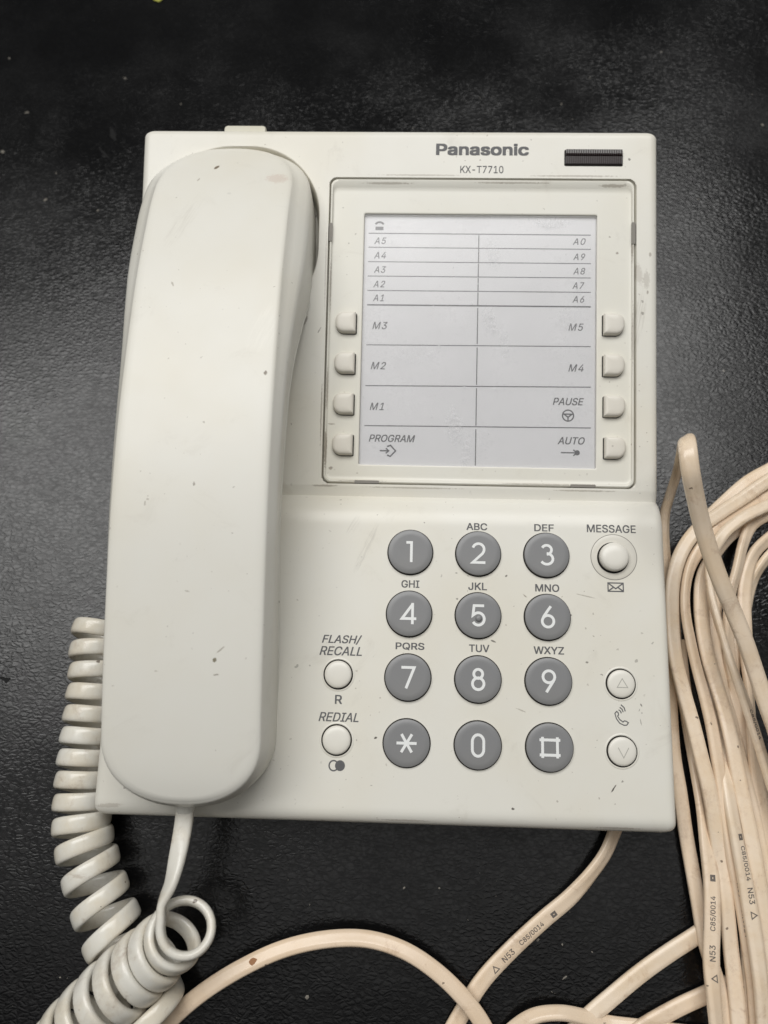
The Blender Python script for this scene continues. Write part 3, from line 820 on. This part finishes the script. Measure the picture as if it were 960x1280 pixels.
def build_handset():
    hw, y0, y1 = 21.45, -54.5, 110.0
    e0, e1 = 17.3, 20.0
    out, spine = [], []
    ns = 64
    for i in range(ns): y = y0 + (y1 - y0) * i / ns; out.append((hw, y)); spine.append(y)
    na = 30
    for i in range(na):
        a = math.pi * i / na; p = 2.25
        cx = math.copysign(abs(math.cos(a)) ** (2 / p), math.cos(a)); sy = abs(math.sin(a)) ** (2 / p)
        out.append((hw * cx, y1 + e1 * sy)); spine.append(y1)
    for i in range(ns): y = y1 - (y1 - y0) * i / ns; out.append((-hw, y)); spine.append(y)
    for i in range(na):
        a = math.pi + math.pi * i / na; p = 2.2
        cx = math.copysign(abs(math.cos(a)) ** (2 / p), math.cos(a)); sy = abs(math.sin(a)) ** (2 / p)
        out.append((hw * cx, y0 - e0 * sy)); spine.append(y0)
    out = np.array(out); spine = np.array(spine)
    S = np.stack([np.zeros(len(out)), spine], 1)
    # outward normals of the outline
    t = np.roll(out, -1, 0) - np.roll(out, 1, 0); nrm = np.stack([t[:, 1], -t[:, 0]], 1); nrm /= np.linalg.norm(nrm, axis=1, keepdims=True)
    loops = []
    def L(p, z): loops.append(np.stack([HX + p[:, 0], p[:, 1], z], 1))
    zt_e = h_top(out[:, 1])
    for f in (0.02, .2, .4, .6, .75, .86, .93):
        p = S + (out - S) * f
        L(p, h_top(p[:, 1]) + .45 * (1 - f ** 2.2) - .0)
    for ins, dz in ((1.1, -.07), (.6, -.22), (.2, -.52), (0, -.9)):
        p = out - nrm * ins; L(p, h_top(p[:, 1]) + dz * np.where(out[:, 1] > 111, 1.4, 1.0))
    zb = h_bot(out[:, 1]); zr = zt_e - .95
    off = h_off(out[:, 1]); cham = np.maximum(h_cham(out[:, 1]), off)
    for f, o in ((.07, .40), (.14, .80), (.19, 1.0), (.24, 1.06), (.6, 1.5), (.9, 1.93), (.97, 1.95), (1.0, 1.8)):
        oo = cham * min(o, 1.06) + (off - cham) * max(o - 1.06, 0) / .87 if o <= 1.93 else off * (1.0 if o > 1.9 else .85)
        p = out + nrm * oo[:, None]; L(p, zr + (np.minimum(zb, zr - 1) - zr) * f)
    p = out - nrm * 2.0; L(p, np.minimum(zb, zr - 1) - .3)
    p = S + (out - S) * .03; L(p, np.minimum(h_bot(p[:, 1]), zr - 1) - .3)
    V, F = loops_mesh([l.tolist() for l in loops], cap0=False, cap1=False)
    n = len(out)
    # close the two spine slots
    def close(b, flip):
        k = ns; idx = []
        # right side i <-> left side
        R = [b + i for i in range(ns)] + [b + ns + i for i in range(na // 2 + 1)]
        Lf = [b + (2 * ns + na - i) % (n) for i in range(ns)] + [b + ns + na - i for i in range(na // 2 + 1)]
        for i in range(len(R) - 1):
            q = [R[i], R[i + 1], Lf[i + 1], Lf[i]]
            q2 = []
            for a in q:
                if a not in q2: q2.append(a)
            if len(q2) > 2: F.append(tuple(q2))
        B = [b + 2 * ns + na + i for i in range(na)] + [b]
        F.append(tuple(B))
    close(0, False); close((len(loops) - 1) * n, True)
    return part('handset_shell', V, F, M_HAND, HS, M_PHONE, True, 60)
build_handset()
# strain relief where the cord enters
def build_relief():
    p = at_lower(232, 1006, 6)
    L = []
    for d, w, h in ((2.5, 2.9, 2.0), (0.4, 2.9, 2.0), (-1.6, 2.7, 1.9), (-2.2, 2.4, 1.6)):
        L.append([(p[0] + w * math.cos(a) , p[1] + d, 6 + h * math.sin(a)) for a in np.linspace(0, 2 * math.pi, 20, endpoint=False)])
    V, F = loops_mesh(L, cap0=True)
    part('cord_socket', V, F, M_HAND, HS, M_PHONE)
build_relief()

# ------------------------------------------------------------------ sweeps
def catmull(P, per=10):
    P = np.asarray(P, float)
    Q = np.vstack([2 * P[0] - P[1], P, 2 * P[-1] - P[-2]])
    out = []
    for i in range(1, len(Q) - 2):
        p0, p1, p2, p3 = Q[i - 1], Q[i], Q[i + 1], Q[i + 2]
        # centripetal
        d = lambda a, b: max(np.linalg.norm((a - b)[:3]) ** .5, 1e-4)
        t0 = 0; t1 = t0 + d(p0, p1); t2 = t1 + d(p1, p2); t3 = t2 + d(p2, p3)
        for t in np.linspace(t1, t2, per, endpoint=False):
            A1 = (t1-t)/(t1-t0)*p0 + (t-t0)/(t1-t0)*p1; A2 = (t2-t)/(t2-t1)*p1 + (t-t1)/(t2-t1)*p2; A3 = (t3-t)/(t3-t2)*p2 + (t-t2)/(t3-t2)*p3
            B1 = (t2-t)/(t2-t0)*A1 + (t-t0)/(t2-t0)*A2; B2 = (t3-t)/(t3-t1)*A2 + (t-t1)/(t3-t1)*A3
            out.append((t2-t)/(t2-t1)*B1 + (t-t1)/(t2-t1)*B2)
    out.append(P[-1])
    return np.array(out)

def unit(a): return a / np.maximum(np.linalg.norm(a, axis=-1, keepdims=True), 1e-9)

def sweep(C, Wd, Nd, prof):
    """prof: (k,2) closed, first coordinate along Wd, second along Nd; prof may be per-point (n,k,2)"""
    n = len(C); prof = np.asarray(prof, float)
    if prof.ndim == 2: prof = np.repeat(prof[None], n, 0)
    V = C[:, None, :] + prof[:, :, :1] * Wd[:, None, :] + prof[:, :, 1:] * Nd[:, None, :]
    k = V.shape[1]; F = []
    for i in range(n - 1):
        for j in range(k):
            q = (j + 1) % k
            F.append((i * k + j, i * k + q, (i + 1) * k + q, (i + 1) * k + j))
    F.append(tuple(reversed(range(k)))); F.append(tuple((n - 1) * k + j for j in range(k)))
    return V.reshape(-1, 3), F

def flat_profile(w, t, groove=0.0, e1=.62, e2=.8, k=24, ribs=0.0):
    P = []
    for i in range(k):
        a = 2 * math.pi * (i + .5) / k
        x = .5 * w * math.copysign(abs(math.cos(a)) ** e1, math.cos(a))
        y = .5 * t * math.copysign(abs(math.sin(a)) ** e2, math.sin(a))
        y *= 1 - groove * math.exp(-(x / (.045 * w)) ** 2) + ribs * math.cos(8 * math.pi * x / w)
        P.append((x, y))
    return np.array(P)

# ------------------------------------------------------------------ coiled handset cord
HCORD = reg(empty('coiled_handset_cable', (-100, -95, 0), 'off-white coiled handset cord bunched in curls below the handset', 'cord'))
COILP = flat_profile(5.1, 2.5, 0, .6, .8, 20)

def helix(axis_pts, radii, turns, th0, sense=1.0, u_hint=(1, 0, 0), lean=None, n_per=40, lean_dir=(0, 0, -1.0)):
    """axis_pts (mm, world) with radius, turn count and lean per point; returns path, radial direction, axis"""
    lean = lean or [0.0] * len(axis_pts)
    Q = catmull(np.c_[np.array(axis_pts), np.array(radii), np.array(turns), np.array(lean)], 40)
    tq = np.maximum.accumulate(Q[:, 4]); tq = tq + np.arange(len(tq)) * 1e-7
    N = int((tq[-1] - tq[0]) * n_per)
    tt = np.linspace(tq[0], tq[-1], N)
    G = np.stack([np.interp(tt, tq, Q[:, i]) for i in range(6)], 1)
    C, R, ln = G[:, :3], G[:, 3], G[:, 5:6]
    T = unit(np.gradient(C, axis=0))
    for _ in range(30): T[1:-1] = unit(T[:-2] + T[1:-1] * 2 + T[2:])
    T = unit(T * (1 - ln) + np.array(lean_dir) * ln)
    U = np.zeros_like(T); u = np.array(u_hint, float)
    for i in range(N):
        u = u - T[i] * (u @ T[i]); u /= np.linalg.norm(u); U[i] = u
    Vv = np.cross(T, U) * sense
    th = th0 + 2 * math.pi * (tt - tq[0])
    rad = np.cos(th)[:, None] * U + np.sin(th)[:, None] * Vv
    return C + R[:, None] * rad, rad, T

def cord_mesh(name, P, rad, T):
    tan = unit(np.gradient(P, axis=0))
    Nn = unit(rad - tan * np.sum(rad * tan, 1, keepdims=True))
    Wd = np.cross(tan, Nn)
    V, F = sweep(P, Wd, Nn, COILP)
    return part(name, V, F, M_COIL, HCORD, M_ID, True, 60)

# long coil along the phone's left side
ax = [(124, 782, 6.9), (121, 800, 7.0), (119, 850, 7.1), (113, 900, 7.1), (107, 950, 7.2), (103, 1000, 7.3), (103, 1035, 7.4), (109, 1068, 7.5), (119, 1104, 7.6), (132, 1143, 7.8), (146, 1176, 8.0), (160, 1206, 8.3), (180, 1245, 9.2), (196, 1285, 9.4)]
tv = [0.0, .75, 2.6, 4.45, 6.3, 8.15, 9.45, 10.6, 11.6, 12.6, 13.5, 14.1, 14.75, 15.4]
AX = [at_table(u, v, 9.0) for u, v, r in ax]
P, rad, T = helix(AX, [a[2] for a in ax], tv, 0.12 * math.pi, 1.0, lean=[.17, .17, .17, .17, .17, .16, .14, .08, .03, 0, -.02, 0, 0, 0], lean_dir=(-1.0, 0, 0))
cord_mesh('coil', P, rad, T)

# upper coil with the tail to the handset
ax2 = [(236, 1152, 26, 7.3, 0, .76), (222, 1168, 20, 7.6, 1.0, .40), (200, 1188, 17.5, 8.0, 2.0, .17), (178, 1207, 16.5, 8.3, 3.0, .12), (156, 1227, 16, 8.5, 4.0, .10), (134, 1248, 15, 8.6, 5.0, .10), (112, 1270, 14, 8.6, 6.0, .10), (92, 1292, 13, 8.6, 7.0, .10), (76, 1314, 12, 8.6, 8.0, .10)]
AX2 = [at_table(u, v, h) for u, v, h, *_ in ax2]
P2, rad2, T2 = helix(AX2, [a[3] for a in ax2], [a[4] for a in ax2], math.pi, -1.0, lean=[a[5] for a in ax2])
# tail: handset -> first point of the coil
tp = at_lower(232, 1008, 6.0); tpw = RX @ tp + np.array([0, 0, LIFT])
start = P2[0]; st_t = unit(P2[2] - P2[0])
mid = [tpw + [.3, 4, .4], tpw + [0, -.5, 0]]
for u, v, h in ((228.5, 1036, 26.5), (222, 1070, 27), (213.5, 1104, 27.5)):
    mid.append(at_table(u, v, h))
tail = catmull(np.array(mid + [start - st_t * 4.0, start]), 12)[:-1]
Pall = np.vstack([tail, P2])
cr = np.zeros_like(Pall); nt = len(tail)
cr[nt:] = rad2
up = np.array([0, 0, 1.0])
for i in range(nt):
    f = max(0, (i / nt - .25) / .75); f = f * f * (3 - 2 * f)
    cr[i] = up * (1 - f) + rad2[0] * f
for _ in range(25): cr[1:-1] = (cr[:-2] + cr[1:-1] * 2 + cr[2:]) / 4
cord_mesh('tail_coil', Pall, unit(cr), None)

# ------------------------------------------------------------------ flat beige cable
def strand(parent, pts, w=4.8, t=2.35, name='strand', groove=.26, hint=None, e1=.62):
    """pts: (u, v, height mm, twist deg)"""
    if parent is BUN and hint is None: pts = [(p[0], p[1], 1.6 + (p[2] - 2) * 1.55 if p[2] > 2 else p[2], *p[3:]) for p in pts]
    Q = np.array([[*at_table(p[0], p[1], p[2]), p[3] if len(p) > 3 else 0.0] for p in pts])
    # strands that leave the picture run on across the table
    for end in (0, -1):
        u, v = pts[end][:2]
        if u > 965 or v > 1285:
            d = Q[end, :3] - Q[1 if end == 0 else -2, :3]; d[2] = 0; d = d / np.linalg.norm(d)
            far = np.r_[Q[end, :3] + d * 90, Q[end, 3]]; far[2] = max(2.0, Q[end, 2] * .6)
            Q = np.vstack([far, Q]) if end == 0 else np.vstack([Q, far])
    C4 = catmull(Q, 12); C = C4[:, :3]; tw = np.radians(C4[:, 3])
    q = np.arange(len(C)) / 12.0; ph = rng.uniform(0, 6.28)
    tw = tw + np.radians(6.0) * np.sin(q * .7 + ph)
    T = unit(np.gradient(C, axis=0))
    side = np.cross(T, np.array([0, 0, 1.0])); ln = np.linalg.norm(side, axis=1, keepdims=True)
    side = unit(side)
    if hint is not None:
        hv = np.array(hint, float); side = unit(hv - T * (T @ hv)[:, None])
    for i in range(1, len(side)):
        if side[i] @ side[i - 1] < 0: side[i] = -side[i]
    for _ in range(3): side[1:-1] = unit(side[:-2] + side[1:-1] + side[2:])
    nn = np.cross(side, T)
    if nn[len(nn)//2][2] < 0: nn = -nn
    Wd = side * np.cos(tw)[:, None] + nn * np.sin(tw)[:, None]
    Nd = -side * np.sin(tw)[:, None] + nn * np.cos(tw)[:, None]
    V, F = sweep(C, Wd, Nd, flat_profile(w * (.93 if parent is BUN else 1.0), t, groove, e1, k=44, ribs=.03))
    o = part(name, V, F, M_CABLE, parent, M_ID, True, 60)
    return dict(o=o, C=C, W=Wd, N=Nd, t=t)

def cable_print(st, u, v, items, flip=False, off=0.0, h=1.65):
    """ink along the strand, starting where it passes nearest to pixel (u, v); items: (offset mm, text)"""
    C, Wd, Nd = st['C'], st['W'], st['N']
    s = np.r_[0, np.cumsum(np.linalg.norm(np.diff(C, axis=0), axis=1))]
    d = RX.T @ (C - np.array([0, 0, LIFT])).T
    q = CAM_R.T @ (d.T - CAM_T).T
    uv = np.stack([480 + FOC * q[0] / -q[2], 640 - FOC * q[1] / -q[2]], 1)
    i = np.argmin(np.sum((uv - [u, v]) ** 2, 1)); s0 = s[i]
    sgn = -1.0 if flip else 1.0
    T = unit(np.gradient(C, axis=0))
    # choose the across direction so that the lettering is not mirrored
    for (o_mm, kind) in items:
        if kind == 'TRI': V2, F2 = ribbon([(-.9, -.8), (.9, -.8), (0, .8)], .28, True)
        elif kind == 'BOX': V2, F2 = ribbon([(-.55, -.45), (.55, -.45), (.55, .45), (-.55, .45)], .62, True)
        else: V2, F2 = text_geo(kind, h, None, .02)
        V3 = []
        for x, y, *_z in V2:
            _z = _z[0] if _z else 0.0
            a = s0 + sgn * (o_mm + x)
            c = np.array([np.interp(a, s, C[:, k]) for k in range(3)]); n_ = unit(np.array([np.interp(a, s, Nd[:, k]) for k in range(3)]))
            w_ = unit(np.array([np.interp(a, s, Wd[:, k]) for k in range(3)])); t_ = unit(np.array([np.interp(a, s, T[:, k]) for k in range(3)])) * sgn
            if n_[2] < 0: n_ = -n_
            yy = np.cross(n_, t_); yy = unit(yy)
            V3.append(c + yy * (y + off) + n_ * (st['t'] / 2 + .04 + _z))
        part('cable_marking', V3, F2, M_MARK, st['o'], M_ID, False)

BUN = None
LINE = reg(empty('flat_cable', (-22, -115, 0), 'single printed flat beige cable running out from under the front edge of the phone', 'cable', 'loose flat cables'))
sS = strand(LINE, [(790, 990, 3, 20), (772, 1030, 3, 38), (757, 1066, 3.5, 45), (738, 1093, 3.2, 40), (712, 1122, 2.6, 15), (680, 1149, 2.2, 5), (640, 1186, 2, 0), (603, 1226, 1.8, 0), (574, 1272, 1.6, 0), (545, 1325, 1.6, 0)], 4.9)
cable_print(sS, 617, 1208, [(0, 'TRI'), (5.2, 'N53'), (14.3, 'C85/0014'), (22.8, 'BOX')], flip=True, off=-.2)

ARCH = reg(empty('flat_cable', (-50, -110, 0), 'flat beige cable with a brown spot, arching low across the bottom of the table', 'cable', 'loose flat cables'))
sT = strand(ARCH, [(165, 1325, 5, 0), (208, 1280, 6, 5), (250, 1243, 8, 10), (300, 1211, 9, 18), (355, 1186, 9, 25), (410, 1174, 8, 30), (460, 1174, 7, 30), (505, 1188, 7, 22), (545, 1214, 6.5, 12), (580, 1248, 6, 5), (606, 1285, 5, 0), (622, 1330, 4, 0)], 4.7)
# burnt brown spot
def cable_spot(st, u, v, r=.9):
    p = None
    C, Nd, Wd = st['C'], st['N'], st['W']
    q = CAM_R.T @ ((RX.T @ (C - np.array([0, 0, LIFT])).T).T - CAM_T).T
    uv = np.stack([480 + FOC * q[0] / -q[2], 640 - FOC * q[1] / -q[2]], 1)
    i = np.argmin(np.sum((uv - [u, v]) ** 2, 1))
    T = unit(np.gradient(C, axis=0))[i]
    V = []
    for a in np.linspace(0, 2 * math.pi, 9, endpoint=False):
        rr = r * rng.uniform(.75, 1.2)
        V.append(C[i] + T * rr * math.cos(a) * 1.2 + Wd[i] * rr * math.sin(a) * .9 + Nd[i] * (st['t'] / 2 + .03))
    part('burn_spot', V, [tuple(range(9))], M_BURN, st['o'], M_ID, False)
M_BURN = flat('burn_brown', (0.30, 0.14, 0.055), 0.5, 0.3)
cable_spot(sT, 322, 1210, 1.0)

BUN = reg(empty('flat_cable', (75, -60, 0), 'thick hank of flat beige telephone cable looped in many strands beside the phone', 'cable'))
# far arcs and the hank's strands, bottom layer first
st = {}
st['B0'] = strand(BUN, [(1010, 560, 3), (965, 585, 3), (935, 602, 3), (905, 628, 3), (878, 655, 3.5), (857, 682, 3.5), (846, 715, 3.5), (842, 750, 3), (842, 790, 3), (846, 830, 3), (855, 870, 3), (868, 930, 3), (876, 985, 3), (884, 1040, 3)], 4.8)
st['B'] = strand(BUN, [(1010, 575, 6), (965, 598, 6), (930, 622, 6), (898, 643, 6.5), (870, 664, 7), (851, 692, 7), (841, 728, 7, 10), (840, 775, 6.5, 15), (844, 820, 6.5, 10), (854, 862, 6.5, 5), (866, 905, 6.5), (876, 945, 6.5), (886, 985, 6.5), (894, 1030, 6), (901, 1080, 5, 15), (908, 1130, 5, 20), (914, 1190, 4, 10), (920, 1240, 4), (926, 1310, 4)], 4.9)
st['C'] = strand(BUN, [(1010, 598, 4.5), (965, 618, 4.5), (930, 634, 5), (903, 655, 5.5), (880, 680, 6), (864, 706, 6, 35), (857, 735, 6, 50), (857, 765, 6, 50), (863, 800, 6, 45), (871, 835, 6, 40), (881, 872, 6, 30), (889, 905, 6, 20), (896, 945, 6, 15), (902, 985, 6, 20), (908, 1030, 6, 25), (917, 1080, 5.5, 30), (925, 1120, 5, 25), (934, 1170, 5, 10), (942, 1230, 4.5), (948, 1310, 4)], 4.5)
st['D'] = strand(BUN, [(1010, 622, 4), (960, 640, 4), (930, 655, 4), (905, 676, 4), (888, 700, 4), (878, 725, 4.5), (876, 755, 5), (879, 790, 5), (886, 825, 5), (895, 855, 5), (905, 888, 5.5), (914, 925, 6), (922, 965, 6), (930, 1005, 6), (938, 1045, 6), (947, 1095, 6), (954, 1140, 5.5), (962, 1200, 5), (968, 1300, 5)], 4.9)
st['D2'] = strand(BUN, [(882, 740, 2.5), (884, 800, 2.5), (889, 850, 2.5), (898, 900, 3), (906, 950, 3), (914, 1000, 3), (921, 1060, 3), (930, 1120, 3), (935, 1180, 3), (938, 1300, 3)], 4.8)
st['D3'] = strand(BUN, [(895, 735, 3), (893, 780, 3), (897, 830, 3), (904, 870, 3), (912, 900, 3.5), (924, 950, 4), (938, 1000, 4), (951, 1060, 4), (961, 1120, 4), (972, 1200, 4)], 4.8)
st['E'] = strand(BUN, [(1005, 612, 7), (960, 632, 7.5), (928, 648, 8), (904, 668, 8), (890, 692, 8, 30), (886, 715, 8, 60), (888, 740, 8, 70), (896, 772, 8.5, 70), (906, 805, 9, 62), (917, 838, 9.5, 55), (928, 868, 9.5, 45), (939, 900, 9.5, 40), (950, 935, 9, 40), (962, 975, 8.5, 40), (980, 1030, 8, 40)], 4.2)
st['G'] = strand(BUN, [(1010, 640, 3), (968, 668, 3, 30), (944, 690, 3.5, 40), (934, 715, 4, 20), (930, 745, 4, 5), (931, 785, 4), (934, 830, 4, 20), (937, 870, 4, 45), (940, 920, 4, 30), (946, 970, 4, 10), (953, 1010, 4), (962, 1070, 4), (975, 1130, 4)], 4.8)
st['G2'] = strand(BUN, [(1010, 668, 2), (970, 688, 2, 30), (948, 712, 2, 45), (936, 740, 2.2, 30), (928, 775, 2.4), (920, 810, 2.4), (916, 850, 2.4), (922, 890, 2.4), (936, 940, 2.4), (944, 990, 2.4), (952, 1040, 2.4)], 4.6)
st['G3'] = strand(BUN, [(965, 640, 5), (940, 656, 5, 20), (929, 680, 5.5, 40), (922, 710, 5.5, 40), (914, 740, 5, 40), (910, 775, 5, 30), (912, 820, 4, 10), (919, 862, 2.6), (926, 910, 2.4), (934, 960, 2.4), (942, 1020, 2.4), (948, 1100, 2.4)], 4.4)
st['P'] = strand(BUN, [(848, 800, 2), (853, 850, 2), (860, 895, 2), (866, 935, 2.2, 15), (871, 970, 3, 30), (877, 1010, 4, 38), (883, 1055, 5, 25), (889, 1100, 6, 5), (890, 1150, 6.5), (889, 1200, 6.5, 5), (892, 1245, 6.5, 25), (898, 1310, 6, 30)], 5.0)
cable_print(st['P'], 886, 1222, [(0, 'TRI'), (6.3, 'N53'), (16.4, 'C85/0014'), (25.5, 'BOX')], flip=True)
st['Q'] = strand(BUN, [(838, 800, 2), (838, 870, 2), (842, 940, 2), (850, 990, 2), (857, 1040, 2.2), (865, 1085, 2.4), (873, 1130, 2.6), (882, 1180, 3), (900, 1240, 3), (910, 1310, 3)], 4.6)
st['H'] = strand(BUN, [(886, 790, 2.4), (892, 850, 2.4), (899, 900, 2.6), (904, 940, 4, 10), (908, 972, 5.6, 15), (913, 1005, 6.6, 25), (921, 1050, 7, 30), (930, 1095, 7, 20), (938, 1140, 7, 10), (946, 1190, 7, 15), (952, 1240, 7, 20), (958, 1310, 6.5)], 4.9)
cable_print(st['H'], 919, 1045, [(0, 'BOX'), (7.0, 'C85/0014'), (15.5, 'N53'), (20.5, 'TRI')], flip=False, off=.4, h=1.7)
cable_print(st['C'], 916, 1085, [(6.0, 'N53'), (14.0, 'C85/0014')], flip=False, off=-.6, h=1.6)
cable_print(st['E'], 941, 905, [(0, 'C85/0014')], flip=False, off=-.5, h=1.6)
# the loop that stands up beside the phone
st['A'] = strand(BUN, [(838, 800, 2, 20), (836, 760, 2, 30), (833, 715, 3, 45), (830, 672, 5, 52), (831, 642, 8, 50), (838, 617, 13, 48), (846, 592, 21, 52), (852, 570, 32, 46), (856, 554, 43, 38), (858.5, 551, 51, 26), (860, 564, 55, 10), (863, 588, 54, 0), (869, 620, 49, -12), (878, 658, 43, -14), (890, 697, 38, -14), (903, 732, 34, -14), (917, 765, 30, -12), (931, 800, 27, -10), (943, 835, 24, -10), (955, 872, 22, -10), (972, 920, 20, -10), (990, 980, 18)], 5.4, t=2.9, e1=.85, hint=(1, .15, .12))
# strands crossing the lower right
st['R1'] = strand(BUN, [(900, 1148, 2), (872, 1168, 2), (835, 1192, 2), (800, 1217, 2), (765, 1246, 2), (735, 1272, 2.4), (700, 1308, 3)], 5.3, groove=.35)
st['R2'] = strand(BUN, [(915, 1228, 2), (885, 1242, 2), (850, 1258, 2), (815, 1277, 2.2), (775, 1302, 3)], 5.0)
st['R3'] = strand(BUN, [(615, 1315, 2.4), (642, 1286, 3, 20), (668, 1270, 4, 30), (700, 1266, 4, 35), (730, 1271, 3, 30), (760, 1279, 2, 25), (800, 1284, 2, 20), (850, 1290, 2)], 4.4)
# ------------------------------------------------------------------ crumbs
def build_dust():
    V, F = [], []
    spots = [(33, 141, 1.4), (226, 130, .8), (157, 98, .9), (12, 73, .7), (122, 263, 1.0), (3, 190, 1.2), (70, 216, .5), (155, 97, .7), (70, 217, .6), (57, 250, 1.2),
             (953, 156, .9), (702, 130, .8), (737, 97, .4), (600, 122, .4), (716, 149, .3), (872, 33, .4), (940, 118, .5), (873, 249, .5),
             (505, 1110, .7), (549, 1110, .5), (387, 1131, .4), (703, 1181, .5), (672, 1175, .8), (712, 1140, .4), (384, 1246, .9), (75, 1222, .5), (84, 1223, .4),
             (878, 470, .3), (60, 505, .4), (85, 590, .4), (100, 670, .3), (40, 760, .4), (706, 1222, 1.1), (585, 1150, .3), (360, 1100, .3), (620, 1120, .3), (740, 1190, .4), (690, 1240, .4)]
    for i in range(420):
        u, v = rng.uniform(-150, 1110), rng.uniform(-250, 1300)
        spots.append((u, v, rng.uniform(.05, .17)))
    for u, v, r in spots:
        r *= .8
        p = at_table(u, v)
        b = len(V); k = 5
        a0 = rng.uniform(0, 6); el = rng.uniform(.35, 1.0); ro = rng.uniform(0, 3)
        for i in range(k):
            a = a0 + 2 * math.pi * i / k; q = r * rng.uniform(.6, 1.2)
            x, y = q * math.cos(a), q * el * math.sin(a)
            V.append((p[0] + x * math.cos(ro) - y * math.sin(ro), p[1] + x * math.sin(ro) + y * math.cos(ro), .02))
        V.append((p[0], p[1], .05 + r * .35))
        for i in range(k): F.append((b + i, b + (i + 1) % k, b + k))
    o = part('dust_specks', V, F, M_DUST, smooth=False); o['kind'] = 'stuff'
    o['label'] = 'pale dust specks and crumbs scattered over the black table'; o['category'] = 'dust'
build_dust()
def build_leaf():
    P = [at_table(u, v)[:2] for u, v in ((190, -1), (194, 2), (199, 3), (204, 0), (201, -4), (194, -5))]
    V = [(p[0], p[1], .1 + .3 * (i % 2)) for i, p in enumerate(P)] + [(p[0], p[1], .3 + .3 * (i % 2)) for i, p in enumerate(P)]
    F = [tuple(range(5, -1, -1)), tuple(range(6, 12))] + [(i, (i + 1) % 6, 6 + (i + 1) % 6, 6 + i) for i in range(6)]
    o = part('leaf_fragment', V, F, M_LEAF, smooth=False)
    o['label'] = 'tiny yellow-green leaf scrap on the table at the far edge'; o['category'] = 'leaf scrap'
build_leaf()
